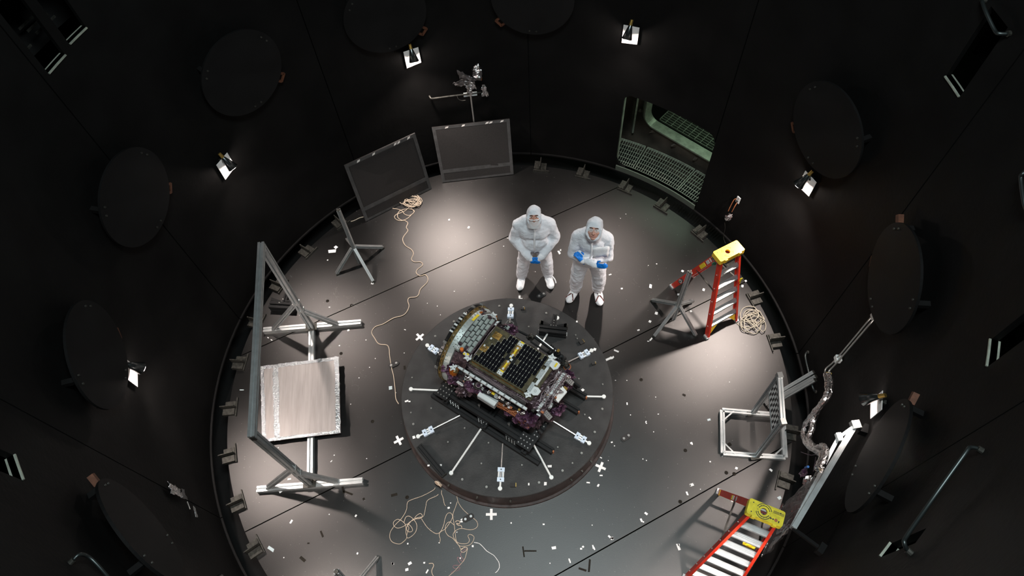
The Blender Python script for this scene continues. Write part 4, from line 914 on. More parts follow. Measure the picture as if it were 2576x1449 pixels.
# right edge plates
for a, b, da, db, z in ((.40, .20, .08, .10, 1.365), (.39, .03, .075, .13, 1.362), (.37, -.16, .09, .12, 1.362)): sb(MB(), a, b, z, da, db, .01).build('speckled_plate', 'speck', t)
MB().prism([S(.43, .255, 1.37), S(.43, .17, 1.37), S(.50, .15, 1.37), S(.535, .19, 1.37), S(.535, .25, 1.37), S(.48, .265, 1.37)], Z1 * .02).build('corner_plate', 'white', t)
sb(MB(), .495, .215, 1.394, .022, .055, .006).build('yellow_tab', 'ytape', t)
MB().prism([S(.42, -.14, 1.36), S(.42, -.225, 1.36), S(.47, -.24, 1.36), S(.515, -.21, 1.36), S(.52, -.15, 1.36), S(.47, -.13, 1.36)], Z1 * .02).build('corner_plate', 'white', t)
for a, b in ((.47, .21), (.465, -.185), (.40, .17)): MB().lathe(S(a, b, 1.386), Z1, [(.010, 0), (.010, .002), (.016, .002), (.016, 0)], 14).build('round_mark', 'graybox', t)
sb(MB(), .425, .02, 1.35, .03, .26, .03).build('edge_bar', 'white', t)
# ---- round end: ring, gold rim, white band
RC = S(0, .02, .935); ax0 = lambda a: RC + SU * a
def drum(nm, m, prof, n=72, a0=0, a1=360): return MB().lathe(RC, SU, [(r, a) for a, r in prof], n, -SV, a0, a1).build(nm, m, t, False)
drum('outer_ring', 'ringblack', [(-.80, .46), (-.80, .515), (-.795, .535), (-.757, .54), (-.752, .53), (-.752, .46)])
drum('outer_ring_lip', 'steel', [(-.802, .505), (-.806, .512), (-.802, .52)])
drum('gold_rim', 'goldrim', [(-.752, .50), (-.750, .537), (-.742, .537), (-.739, .526), (-.722, .526), (-.719, .534), (-.708, .534), (-.705, .50)])
drum('white_band', 'bandmetal', [(-.706, .518), (-.635, .508), (-.635, .46)])
drum('inner_drum', 'plum', [(-.635, .47), (-.44, .45), (-.44, .0)])
drum('end_dish', 'foil_dark', [(-.79, .46), (-.72, .40), (-.70, .0)])
for i in range(26):                                     # spacers on the gold rim and ticks on the band
    q = R_(20 + 150 * i / 25) ; d = -SV * cos(q) + Z1 * sin(q); s_ = SU.cross(d)
    MB().box(RC + SU * -.69 + d * .517, .022, .006, .012, SU, s_, d).build('band_tick', 'graybox', t)
for i in range(22):
    q = R_(10 + 165 * i / 21); d = -SV * cos(q) + Z1 * sin(q); s_ = SU.cross(d); MB().box(RC + SU * -.730 + d * .530, .012, .02, .012, SU, s_, d).build('rim_clip', ('brass', 'clip', 'steel')[i % 3], t)
for i in range(7):
    q = R_(76 + 5 * i); d = -SV * cos(q) + Z1 * sin(q); s_ = SU.cross(d); MB().box(RC + SU * -.776 + d * .542, .045, .022, .012, SU, s_, d).build('ring_bracket', 'steel' if i % 2 else 'white', t)
for q0 in (20, 48, 60, 125, 150): 
    q = R_(q0); d = -SV * cos(q) + Z1 * sin(q); s_ = SU.cross(d); MB().box(RC + SU * -.776 + d * .543, .045, .03, .018, SU, s_, d).build('ring_clamp', 'steel', t)
for q0, wd, a_ in ((112, .13, -.655), (128, .05, -.665), (138, .06, -.665), (103, .03, -.775)):
    q = R_(q0); d = -SV * cos(q) + Z1 * sin(q); s_ = SU.cross(d); MB().box(RC + SU * a_ + d * .515, .03, wd, .006, SU, s_, d).build('yellow_tape', 'ytape' if q0 < 120 else 'amber', t)
for i in range(7):
    q = R_(60 + 4 * i); d = -SV * cos(q) + Z1 * sin(q); MB().cone(RC + SU * (-.665 + .012 * (i % 3)) + d * .506, RC + SU * (-.665 + .012 * (i % 3)) + d * .514, .006, .006, 6).build('band_hole', 'print', t)
# ---- module deck: rows of grey green boxes
sb(MB(), -.525, .04, 1.375, .215, .58, .03).build('module_deck', 'plum', t)
for r in range(4):
    for k in range(7):
        a = -.605 + r * .050; b = -.20 + k * .088 + (r % 2) * .03
        lim = math.sqrt(max(0, .50**2 - (1.36 - .935)**2)) + .10
        if b > .24 + r * .03 or b < -.19: continue
        m_ = MB(); sb(m_, a, b, 1.405, .039, .074, .035); sb(m_, a - .002, b, 1.425, .030, .062, .006); m_.build('module_box', 'tile', t)
for k in range(5):
    a = -.57 + .052 * (k % 4); MB().tube([S(a + .025, -.2, 1.395), S(a + .03, -.05, 1.41), S(a + .02, .1, 1.405), S(a + .03, .22, 1.41), S(a + .025, .30, 1.395)], .004, 5, 4).build('harness_wire', 'wire', t)
MB().tube([S(-.625, .12, 1.42), S(-.61, .24, 1.42), S(-.55, .33, 1.41), S(-.47, .36, 1.40), S(-.43, .33, 1.38)], .007, 6, 5).build('looped_cable', 'graybox', t)
MB().cone(S(-.545, -.225, 1.38), S(-.545, -.225, 1.43), .022, .022, 12).build('orange_cap', 'orange', t)
sb(MB(), -.60, -.23, 1.40, .06, .06, .05).build('sensor_box', 'tile', t); star(-.60, -.235, 1.43, .03, 0, 9)
sb(MB(), -.47, -.245, 1.395, .075, .035, .02).build('white_strap', 'white', t); sb(MB(), -.45, -.235, 1.408, .03, .02, .006).build('yellow_tab', 'ytape', t); sb(MB(), -.49, -.255, 1.408, .025, .02, .006).build('yellow_tab', 'ytape', t)
# ---- thruster clusters with amber film
for a, b, z, sd in ((-.53, .395, 1.24, 5), (-.545, -.43, 1.22, 6)):
    MB().clump(S(a, b, z - .05), .055, .055, .085, 70 + sd, 10, 8, .2).build('amber_wrap', 'amber', t); star(a, b, z + .05, .05, 15, sd)
    MB().cone(S(a + .05, b + .02, z - .06), S(a + .09, b + .04, z - .07), .018, .028, 12).build('thruster_nozzle', 'black', t)
    MB().clump(S(a + .03, b, z), .03, .03, .05, 90 + sd, 8, 6, .3).build('gold_knuckle', 'goldrim', t)
# ---- long white rail on the near side and harness beside it
MB().bar(S(-.57, -.365, 1.185), S(.46, -.365, 1.185), .03, .03).build('side_rail', 'white', t)
for i in range(12): sb(MB(), -.53 + .085 * i, -.368, 1.202, .022, .04, .012).build('rail_clip', 'steel', t)
MB().prism([S(-.40, -.30, 1.28), S(.42, -.30, 1.28), S(.42, -.345, 1.16), S(-.40, -.345, 1.16)], SV * .008).build('film_skirt', 'foil_dark', t)
hm = MB()
for k in range(9):
    b = -.31 + .01 * rng.random(); z = 1.20 + .07 * rng.random(); a = -.42 + .25 * rng.random(); P = []
    for i in range(7): P.append(S(a, b - .01 * rng.random() - (1.28 - z) * .25, z)); a += .07 + .06 * rng.random(); z = min(1.275, max(1.185, z + rng.uniform(-.03, .03)))
    hm.tube(P, .0035, 4, 3)
hm.build('side_harness', 'wire', t, kind='stuff')
# ---- near side boxes
pw = [S(-.47, -.33, 1.08), S(-.34, -.33, 1.08), S(-.34, -.40, .90), S(-.47, -.40, .90)]
nn = (pw[1] - pw[0]).cross(pw[3] - pw[0]).normalized(); nn = nn if nn.dot(SV) < 0 else -nn
o = MB().prism(pw, nn * .03).build('port_plate', 'white', t); pc = sum(pw, V()) / 4 + nn * .03
for k, r in ((.045, .026), (-.035, .024)):
    e = (pw[0] - pw[3]).normalized(); MB().lathe(pc + e * k, nn, [(0, .0015), (r, .0015), (r + .005, .004), (r + .006, .0)], 18).build('round_port', 'clip', o)
MB().box(pc + (pw[0] - pw[3]).normalized() * .082, .05, .018, .004, SU, (pw[0] - pw[3]).normalized(), nn).build('slot_port', 'print', o)
MB().bar(S(-.55, -.455, .93), S(-.33, -.46, .90), .03, .05).build('beige_bar', 'label', t)
bx = sb(MB(), -.05, -.45, .97, .25, .09, .085).build('grey_avionics_box', 'graybox', t); sb(MB(), -.05, -.46, 1.016, .25, .05, .008).build('box_cover', 'white', bx)
MB().cone(S(-.16, -.40, 1.03), S(.22, -.36, .99), .03, .03, 16).build('black_tube', 'black', t); MB().cone(S(.22, -.36, .99), S(.34, -.345, .98), .038, .034, 16).build('tube_hood', 'black', t)
MB().lathe(S(.20, -.362, .992), SU, [(.036, -.006), (.041, 0), (.036, .006)], 18).build('tube_ring', 'graybox', t)
for i, m_ in enumerate(('amber', 'ytape', 'white', 'amber', 'label')): sb(MB(), -.06 + .045 * i, -.375, 1.055, .04, .03, .015).build('label_patch', m_, t)
MB().lathe(S(-.22, -.39, 1.05), Z1, [(.03, 0), (.05, .012), (.058, .03), (.05, .035), (.03, .015)], 20).build('coiled_cable', 'clip', t)
MB().lathe(S(-.22, -.39, 1.06), Z1, [(.02, 0), (.03, .02), (.038, .025), (.03, .03)], 20).build('coiled_cable', 'wire', t)
# ---- purple wrapped lumps
for a, b, z, rx, rz, sd in ((-.63, -.40, 1.10, .09, .10, 1), (-.56, -.44, .97, .08, .11, 2), (-.70, .34, 1.28, .08, .05, 3), (-.30, -.40, .98, .09, .08, 4), (-.18, -.38, 1.0, .08, .07, 5), (-.40, -.46, .85, .11, .09, 6), (.52, -.37, .94, .075, .13, 7), (.47, -.40, .82, .07, .10, 8), (.58, -.34, .80, .06, .09, 9), (.42, -.40, .98, .07, .07, 10),
                           (-.27, .39, 1.20, .08, .06, 11), (-.33, .35, 1.25, .05, .05, 12), (.62, .32, 1.02, .07, .09, 13), (.66, .25, .9, .05, .07, 14), (.66, .02, .86, .06, .07, 15), (.70, -.10, .84, .06, .06, 16), (.72, .0, .80, .05, .06, 17), (.66, -.20, .84, .06, .07, 18), (.22, -.40, .84, .06, .05, 19), (.34, -.42, .78, .05, .06, 20), (-.50, -.30, 1.16, .05, .05, 21)):
    MB().clump(S(a, b, z), rx, rx * .8, rz, 200 + sd, 16, 11, .42).build('purple_wrap', 'purple' if sd % 3 else 'plum', t)
# ---- right end: equipment bay, slotted arms, white box
sb(MB(), .56, .0, .95, .14, .58, .36).build('end_bay', 'plum', t)
MB().bar(S(.585, .27, 1.15), S(.56, -.30, 1.12), .035, .03).build('end_rail', 'steel', t)
for i in range(20): sb(MB(), .585 - .025 * i / 20, .25 - .53 * i / 19, 1.168 - .03 * i / 20, .04, .008, .008).build('rail_rib', 'white', t)
def slotted(p0, p1, p2):
    MB().bar(p0, p1, .045, .03).build('arm_link', 'white', t); ar = MB().bar(p1, p2, .06, .05).build('slotted_arm', 'steel', t)
    d = (p2 - p1); s_ = Z1.cross(d.normalized())
    for k in range(5):
        for e in (-.016, .0, .016): MB().box(p1 + d * (.12 + .19 * k) + s_ * e + Z1 * .027, .010, .009, .004, d.normalized(), s_, Z1).build('arm_slot', 'print', ar)
slotted(S(.50, .26, 1.10), S(.60, .255, 1.07), S(.71, .25, 1.02)); slotted(S(.535, -.16, 1.06), S(.61, -.23, 1.03), S(.71, -.25, .98))
q_ = [S(.58, .14, 1.13), S(.72, .11, 1.06), S(.70, -.06, 1.05), S(.58, -.03, 1.12)]
o = MB().prism(q_, Z1 * .03).build('white_box', 'white', t)
for k in range(4): MB().tube([S(.60, .10 - .02 * k, 1.165), S(.64 + .02 * k, .06, 1.16), S(.66, .02, 1.15), S(.62 - .02 * k, -.02, 1.155)], .0035, 5, 4).build('box_wire', 'plum' if k % 2 else 'wire', o)
MB().prism([S(.56, .20, 1.12), S(.64, .16, 1.11), S(.60, .10, 1.12)], Z1 * .01).build('white_fin', 'white', t)
sb(MB(), .60, -.13, 1.02, .10, .08, .05).build('grey_block', 'tile', t); sb(MB(), .57, -.065, 1.13, .05, .025, .015).build('copper_block', 'copper', t)
for a, b, z in ((.70, .33, .85), (.62, -.36, .72)): MB().cone(S(a, b, z), S(a + .06, b - .01, z - .01), .03, .035, 14).build('lens_barrel', 'black', t)
MB().cone(S(.70, .30, 1.0), S(.80, .29, .97), .025, .025, 12).build('black_cylinder', 'black', t)
# ---- boom on the far side
for p in ((S(-.30, .45, 1.13), S(-.02, .48, 1.10), .016), (S(-.02, .50, 1.12), S(.36, .47, 1.08), .016), (S(.0, .42, 1.12), S(.34, .42, 1.06), .012)): MB().cone(p[0], p[1], p[2], p[2], 10).build('boom_tube', 'black', t)
MB().cone(S(.02, .52, 1.13), S(.33, .485, 1.10), .010, .010, 8).build('boom_pipe', 'steel', t)
MB().clump(S(-.03, .47, 1.12), .05, .04, .05, 301, 10, 7, .25).build('boom_joint', 'clip', t); MB().clump(S(.36, .47, 1.08), .045, .04, .05, 302, 10, 7, .25).build('boom_joint', 'black', t)
MB().clump(S(.29, .45, 1.09), .05, .04, .05, 306, 10, 7, .25).build('boom_joint', 'black', t); MB().clump(S(.43, .45, 1.06), .06, .045, .05, 303, 10, 7, .25).build('boom_joint', 'black', t)
MB().clump(S(.50, .42, 1.04), .06, .05, .05, 304, 10, 7, .2).build('boom_head', 'clip', t); MB().lathe(S(.545, .40, 1.04), Z1, [(.040, 0), (.048, .012), (.040, .024)], 20).build('head_ring', 'copper', t)
sb(MB(), .36, .49, 1.135, .03, .04, .02).build('gold_clamp', 'brass', t)
for i in range(9): sb(MB(), .24 + .03 * i, .515 - .006 * i, 1.10 - .006 * i, .012, .03, .05).build('boom_fin', 'black', t)
f = S(-.33, .44, 1.2)
for d0, d1 in (((-.04, -.05), (.04, -.05)), ((.04, -.05), (.04, .05)), ((.04, .05), (-.04, .05)), ((-.04, .05), (-.04, -.05))): MB().bar(f + SU * d0[0] + SV * d0[1], f + SU * d1[0] + SV * d1[1], .010).build('frame_bar', 'steel', t)
sb(MB(), -.30, .36, 1.28, .06, .05, .02).build('grey_block', 'tile', t)
# ---- cable runs over the end bay and lower side, small boxes
hm = MB()
for k in range(15):
    a0 = .47 + .16 * rng.random(); P = [S(a0 + rng.uniform(-.04, .04), .26 - .09 * i + rng.uniform(-.03, .03), 1.14 + rng.uniform(.0, .06)) for i in range(6)]; hm.tube(P, .0045, 4, 3)
hm.build('end_harness', 'wire', t, kind='stuff')
hm = MB()
for k in range(22):
    z = .80 + .18 * rng.random(); P = [S(-.5 + .17 * i + rng.uniform(-.05, .05), -.355 - .09 * rng.random(), z + rng.uniform(-.05, .05)) for i in range(7)]; hm.tube(P, .004, 4, 3)
hm.build('lower_harness', 'copper', t, kind='stuff')
for k in range(18):
    MB().clump(S(rng.uniform(-.42, .44), -.36 - rng.uniform(0, .05), rng.uniform(.86, 1.16)) if k < 12 else S(rng.uniform(.5, .66), rng.uniform(-.3, .28), rng.uniform(1.08, 1.17)), .03, .02, .022, 400 + k, 8, 6, .4).build('foil_wrap', 'foil', t)
for k in range(60):
    m_ = rng.choice(['steel', 'clip', 'copper', 'white', 'black', 'brass', 'foil'])
    if k < 24: a, b, z = rng.uniform(-.4, .45), -.37 - rng.uniform(0, .05), rng.uniform(.80, 1.12)
    else: a, b, z = rng.uniform(.5, .68), rng.uniform(-.32, .30), rng.uniform(.95, 1.16)
    sb(MB(), a, b, z, rng.uniform(.015, .05), rng.uniform(.015, .04), rng.uniform(.015, .04)).build('connector', m_, t)
# ---- black T bracket and a loose beam on the turntable
c = G(1391, 838, TZ); X = (G(1426, 842, TZ) - G(1358, 834, TZ)).normalized(); Y = Z1.cross(X)
t = thing('t_bracket', 'black bolted T shaped bracket standing on the turntable behind the spacecraft', 'bracket', c)
MB().slot(c - X * .185 + Z1 * .07 - Y * .01, c + X * .185 + Z1 * .07 - Y * .01, .10, h=.13).build('cross_beam', 'black', t)
MB().slot(c + Y * .04 + Z1 * .045, c + Y * .25 + Z1 * .045, .06, h=.08).build('stem_beam', 'black', t)
for sg in (-1, 1):
    MB().prism([c + X * .175 * sg + Y * .045 + Z1 * .135, c + X * .175 * sg + Y * .10 + Z1 * .135, c + X * .03 * sg + Y * .055 + Z1 * .135, c + X * .03 * sg + Y * .045 + Z1 * .135][::sg], Z1 * .01).build('gusset', 'black', t)
    MB().box(c + X * .165 * sg + Y * .07 + Z1 * .10, .05, .05, .09, X, Y, Z1).build('end_block', 'clip', t)
    for k in range(3): MB().cone(c + X * .186 * sg - Y * .03 + Z1 * (.03 + .04 * k), c + X * .196 * sg - Y * .03 + Z1 * (.03 + .04 * k), .008, .006, 8).build('bolt', 'steel', t)
for dx_, dy_ in ((-.035, .045), (0, .045), (.035, .045), (0, .085), (0, .12)): MB().cone(c + X * dx_ + Y * dy_ + Z1 * .138, c + X * dx_ + Y * dy_ + Z1 * .150, .009, .007, 8).build('bolt', 'steel', t)
a, b = G(1055, 1122, TZ + .035), G(1117, 1196, TZ + .035)
t = thing('loose_beam', 'loose black slotted beam lying on the lower left of the turntable', 'beam', G(1087, 1158, TZ))
e = Z1.cross((b - a).normalized()) * .04
MB().slot(a + e * .5, b + e * .5, .04, h=.07).slot(a - e * .5, b - e * .5, .04, h=.07).build('beam_body', 'black', t)
MB().bar(b, b + (b - a).normalized() * .006, .07, .06).build('beam_end', 'clip', t)
# the same kind of bracket on the floor inside the left frame
c = G(716, 778, 0); X = (G(752, 782, 0) - G(685, 778, 0)).normalized(); Y = Z1.cross(X)
t = thing('t_bracket', 'black bolted bracket on the floor inside the tall left frame', 'bracket', c)
MB().slot(c - X * .19 + Z1 * .07, c + X * .19 + Z1 * .07, .10, h=.13).build('cross_beam', 'black', t)
MB().slot(c + Y * .05 + Z1 * .045, c + Y * .22 + Z1 * .045, .06, h=.08).build('stem_beam', 'black', t)
for sg in (-1, 1):
    MB().prism([c + X * .18 * sg + Y * .055 + Z1 * .135, c + X * .18 * sg + Y * .11 + Z1 * .135, c + X * .03 * sg + Y * .065 + Z1 * .135, c + X * .03 * sg + Y * .055 + Z1 * .135][::sg], Z1 * .01).build('gusset', 'black', t)
for dx_, dy_ in ((-.04, .03), (.16, .03), (.0, .09), (.17, -.03), (.1, .1)): MB().cone(c + X * dx_ + Y * dy_ + Z1 * .133, c + X * dx_ + Y * dy_ + Z1 * .150, .011, .009, 8).build('bolt', 'steel', t)
# ================================================================== PEOPLE
def remesh(mb, name, m, parent, vox, smooth=6, wrinkle=0.0, wscale=.12, label=None):
    o = mb.build(name, m, parent, True, label)
    r = o.modifiers.new('remesh', 'REMESH'); r.mode = 'VOXEL'; r.voxel_size = vox; r.use_smooth_shade = True
    s = o.modifiers.new('smooth', 'SMOOTH'); s.factor = .6; s.iterations = smooth
    if wrinkle:
        tx = bpy.data.textures.new(name + '_folds', 'CLOUDS'); tx.noise_scale = wscale; tx.noise_depth = 2
        d = o.modifiers.new('folds', 'DISPLACE'); d.texture = tx; d.strength = wrinkle; d.mid_level = .5; d.texture_coords = 'GLOBAL'
    return o
class Fig:
    """a standing figure; local axes: x = viewer's right, f = the way it faces, z up"""
    def __init__(s, base, face_to, scale):
        s.o = V(base); f = V(face_to) - s.o; f.z = 0; s.f = f.normalized(); s.x = s.f.cross(Z1) * -1; s.k = scale
    def __call__(s, x, f, z): return s.o + (s.x * x + s.f * f + Z1 * z) * s.k
def head_parts(P, t, hc, pitch, yaw, skin, veil, goggles, hood_mb):
    """hood volume goes into hood_mb (body); face, eyes, goggles are children. hc: head centre"""
    k = P.k; y = R_(yaw); fx = (P.f * cos(y) + P.x * sin(y)); xx = (P.x * cos(y) - P.f * sin(y)); p = R_(pitch)
    F = fx * cos(p) + Z1 * sin(p); U = Z1 * cos(p) - fx * sin(p); X = xx
    H = lambda a, b, c: hc + (X * a + F * b + U * c) * k
    # hood: skull, nape, and roll around the face opening
    hood_mb.ell(H(0, -.022, .028), .100 * k, .112 * k, .118 * k, X, F, U, 20, 14)
    hood_mb.ell(H(0, -.03, -.06), .095 * k, .10 * k, .11 * k, X, F, U, 18, 12)
    for i in range(18):
        q = 2 * pi * i / 18; hood_mb.ell(H(.080 * cos(q), .052 + .0 * sin(q), -.018 + .096 * sin(q)), .020 * k, .020 * k, .020 * k, n=8, m=6)
    hood_mb.cap_(hc - Z1 * .06 * k - F * .01, hc - Z1 * .20 * k - P.f * .02 * k, .075 * k, .095 * k)
    fc = MB(); fc.ell(H(0, .012, -.02), .075 * k, .090 * k, .108 * k, X, F, U, 20, 16)        # face
    fc.cap_(H(0, .090, .012), H(0, .118, -.028), .010 * k, .016 * k, 10)                     # nose
    for sg in (-1, 1):
        fc.ell(H(.014 * sg, .105, -.034), .009 * k, .009 * k, .008 * k, n=8, m=6)
        fc.ell(H(.045 * sg, .070, -.025), .024 * k, .020 * k, .022 * k, X, F, U, 10, 8)      # cheek
        fc.cap_(H(.014 * sg, .094, .034), H(.050 * sg, .082, .034), .008 * k, .007 * k, 8)   # brow
    fc.ell(H(0, .070, -.092), .030 * k, .022 * k, .024 * k, X, F, U, 10, 8)                   # chin
    fc.cap_(H(-.018, .088, -.066), H(.018, .088, -.066), .009 * k, .009 * k, 8)               # mouth swell
    face = remesh(fc, 'face', skin, t, .0055 * k, 3)
    for sg in (-1, 1):
        MB().ell(H(.031 * sg, .0895, .012), .0135 * k, .009 * k, .0062 * k, X, F, U, 12, 8).build('eye', 'eyewhite', face, True)
        MB().ell(H(.031 * sg, .0965, .012), .0068 * k, .005 * k, .0062 * k, X, F, U, 10, 8).build('iris', 'eye', face, True)
        MB().tube([H(.014 * sg, .104, .032), H(.032 * sg, .102, .039), H(.052 * sg, .090, .033)], .0045 * k, 6, 3).build('eyebrow', 'hairdark', face, True)
    MB().tube([H(-.026, .086, -.061), H(-.012, .096, -.066), H(0, .098, -.067), H(.012, .096, -.066), H(.026, .086, -.061)], .0042 * k, 6, 3).build('mouth', 'lip', face, True)
    return H, X, F, U
def hand(P, t, wrist, palm_dir, up, side, curl, m='glove', thumb=1, cuff=None):
    """a glove: palm, five curled fingers of unequal length, thumb from the side of the palm"""
    D = V(palm_dir).normalized(); S_ = V(side); S_ = (S_ - D * S_.dot(D)).normalized(); N = D.cross(S_); 
    if N.dot(V(up)) < 0: N = -N
    k = P.k; mb = MB()
    mb.ell(wrist + D * .045 * k, .043 * k, .052 * k, .019 * k, S_, D, N, 14, 10); mb.cap_(wrist - D * .03 * k, wrist + D * .02 * k, .031 * k, .030 * k)
    for i, (off, ln) in enumerate(((-.030, .066), (-.010, .076), (.011, .071), (.031, .056))):
        b = wrist + D * .085 * k + S_ * off * k; d = D; prev = b - D * .025 * k; r = .0105
        for j, fr in enumerate((.45, .32, .23)):
            a = R_(curl * (j + .6)); dj = D * cos(a) - N * sin(a); nx = b + dj * (ln * fr * k); mb.cap_(prev, nx, r * k, (r - .001) * k, 8); prev = nx; b = nx; r -= .0008
    tb = wrist + D * .025 * k + S_ * (.036 * k * thumb); t1 = tb + (D * .6 + S_ * .8 * thumb - N * .25).normalized() * .036 * k; t2 = t1 + (D * .95 + S_ * .1 * thumb - N * .35).normalized() * .032 * k
    mb.cap_(tb - S_ * .012 * k * thumb, t1, .0135 * k, .012 * k, 8); mb.cap_(t1, t2, .012 * k, .0095 * k, 8)
    return remesh(mb, 'glove', m, t, .0052 * k, 2)
def body_common(mb, P, hip, knees, ankles, toes):
    mb.ell(P(0, .0, .93), .185 * P.k, .135 * P.k, .13 * P.k, P.x, P.f, Z1, 20, 12)
    for h, kn, an, to in zip(hip, knees, ankles, toes):
        mb.cap_(P(*h), P(*kn), .115 * P.k, .092 * P.k, 16); mb.cap_(P(*kn), P(*an), .092 * P.k, .082 * P.k, 16)
def boots(P, t, ankles, toes, straps):
    for an, to in zip(ankles, toes):
        mb = MB(); a = P(*an); b = P(*to); d = (b - a); d.z = 0; L = d.length; d.normalize(); s = Z1.cross(d); g = V((a.x, a.y, 0))
        mb.cap_(a + Z1 * .09 * P.k, a - Z1 * .02 * P.k, .078 * P.k, .068 * P.k, 14)
        mb.ell(g + d * (L * .45) + Z1 * .052, .155 * P.k, .060 * P.k, .052, d, s, Z1, 18, 12)
        mb.ell(g + d * (L * .80) + Z1 * .042, .085 * P.k, .060 * P.k, .042, d, s, Z1, 16, 10); mb.ell(g - d * .02 + Z1 * .05, .065 * P.k, .055 * P.k, .05, d, s, Z1, 14, 10)
        mb.box(g + d * (L * .4) + Z1 * .008, .20 * P.k, .07 * P.k, .014, d, s, Z1)
        o = remesh(mb, 'shoe_cover', 'suit2', t, .008, 4, .008, .05)
        if straps:
            c = g + d * (L * .52) + Z1 * .112
            for q in (35, 145): 
                e = d * cos(R_(q)) + s * sin(R_(q)); pts = [c + e * x - Z1 * (abs(x)**1.6 * 2.2) for x in (-.10, -.06, -.02, .02, .06, .10)]
                MB().tube(pts, .009, 6, 2).build('shoe_strap', 'strap', o)
            MB().box(c + Z1 * .004, .03, .03, .012, d, s, Z1).build('strap_knot', 'white', o)
# ---- left person: hands folded in front
P = Fig(G(1347, 702), CAM, 1.0)
t = thing('person', 'person in white hooded coverall and beard cover, blue gloved hands folded in front', 'person', P(0, 0, 0), 'people in white coveralls')
mb = MB(); hip = [(-.10, 0, .90), (.10, 0, .90)]; kn = [(-.165, .03, .50), (.165, .03, .50)]; an = [(-.20, -.01, .11), (.185, -.03, .11)]; to = [(-.235, .17, .05), (.225, .16, .05)]
body_common(mb, P, hip, kn, an, to)
mb.ell(P(0, .04, 1.10), .205, .165, .20, P.x, P.f, Z1, 20, 14); mb.ell(P(0, .01, 1.30), .225, .155, .20, P.x, P.f, Z1, 20, 14); mb.ell(P(0, -.02, 1.41), .18, .105, .085, P.x, P.f, Z1, 18, 10)
for sg in (-1, 1):
    sh, el, wr = P(.205 * sg, -.02, 1.37), P(.275 * sg, .02, 1.12), P(.085 * sg, .24, .965)
    mb.cap_(P(.05 * sg, -.02, 1.47), sh, .088, .084, 16); mb.cap_(sh, el, .082, .076, 16); mb.cap_(el, wr, .078, .052, 16)
hc = P(0, .05, 1.635)
H, X, F, U = head_parts(P, t, hc, 40, 0, 'skin', True, False, mb)
body = remesh(mb, 'body', 'suit', t, .011, 4, .028, .095, 'white coverall body with hood')
for sg in (-1, 1):
    wr = P(.085 * sg, .24, .965); d = P(-.01 * sg, .285, .915) - wr
    MB().cap_(P(.11 * sg, .22, .985), wr + d * .25, .050, .042, 14).build('knit_cuff', 'suit2', t, True)
    hand(P, t, wr + d * .15, d, P.f * .8 + Z1 * .7, Z1, 24 if sg > 0 else 16, thumb=1)
# sheer beard cover over the lower face, zip flap, collar ties
vm = MB(); rows = []
for j in range(7):
    q = R_(-100 + 18 * j); rows.append([H(.088 * cos(R_(180 * i / 14)) , -.01 + .128 * sin(R_(180 * i / 14)) * (1 - .10 * (j / 6)), -.135 + .105 * j / 6 + .02 * sin(R_(180 * i / 14)) * (j == 6)) for i in range(15)])
vm.rings(rows, False, False).build('beard_cover', 'veil', t, True, 'sheer white beard cover')
MB().tube([H(-.092, .03, .0), H(-.05, .10, -.022), H(0, .126, -.018), H(.05, .10, -.022), H(.092, .03, .0)], .006, 6, 3).build('cover_band', 'suit2', t)
MB().tube([P(0, .135, 1.46), P(0, .178, 1.32), P(0, .208, 1.14), P(0, .178, 1.0)], .012, 6, 5).build('zip_flap', 'suit2', t)
boots(P, t, an, to, False)
MB().tube([P(.245, .04, .14), P(.285, .07, .09), P(.30, .10, .04)], .010, 6, 3).build('boot_tie', 'suit2', t)
# ---- right person: arms folded
P = Fig(G(1475, 740), CAM, 1.06)
t = thing('person', 'person in white hooded coverall and clear glasses, arms crossed, brown strapped shoe covers', 'person', P(0, 0, 0), 'people in white coveralls')
mb = MB(); hip = [(-.095, 0, .90), (.095, 0, .90)]; kn = [(-.14, .03, .50), (.145, .03, .50)]; an = [(-.155, -.02, .11), (.15, -.05, .11)]; to = [(-.225, .14, .05), (.195, .14, .05)]
body_common(mb, P, hip, kn, an, to)
mb.ell(P(0, .03, 1.08), .175, .14, .20, P.x, P.f, Z1, 20, 14); mb.ell(P(.01, .01, 1.28), .195, .14, .20, P.x, P.f, Z1, 20, 14); mb.ell(P(.01, -.02, 1.40), .165, .10, .08, P.x, P.f, Z1, 18, 10)
J = {}
for sg in (-1, 1):
    sh, el = P(.01 + .185 * sg, -.02, 1.36), P(.215 * sg, .07, 1.10); wr = P(-.055 * sg, .175 + (.055 if sg < 0 else 0), 1.13 + (.02 if sg < 0 else 0))
    mb.cap_(P(.01 + .05 * sg, -.02, 1.46), sh, .085, .08, 16); mb.cap_(sh, el, .080, .074, 16); mb.cap_(el, wr, .076, .052, 16); J[sg] = (el, wr)
hc = P(.015, .05, 1.625)
H, X, F, U = head_parts(P, t, hc, 40, -3, 'skin2', False, True, mb)
body = remesh(mb, 'body', 'suit', t, .011, 4, .028, .095, 'white coverall body with hood')
for sg in (-1, 1):
    el, wr = J[sg]; d = (wr - el).normalized(); MB().cap_(wr - d * .03, wr + d * .035, .052, .044, 14).build('knit_cuff', 'suit2', t, True)
    hand(P, t, wr + d * .035, d * (.6 if sg > 0 else .95) - P.f * (.35 if sg > 0 else .05) + Z1 * (.75 if sg > 0 else .3), P.f, Z1 if sg < 0 else P.f * -1 + Z1, 30, thumb=1)
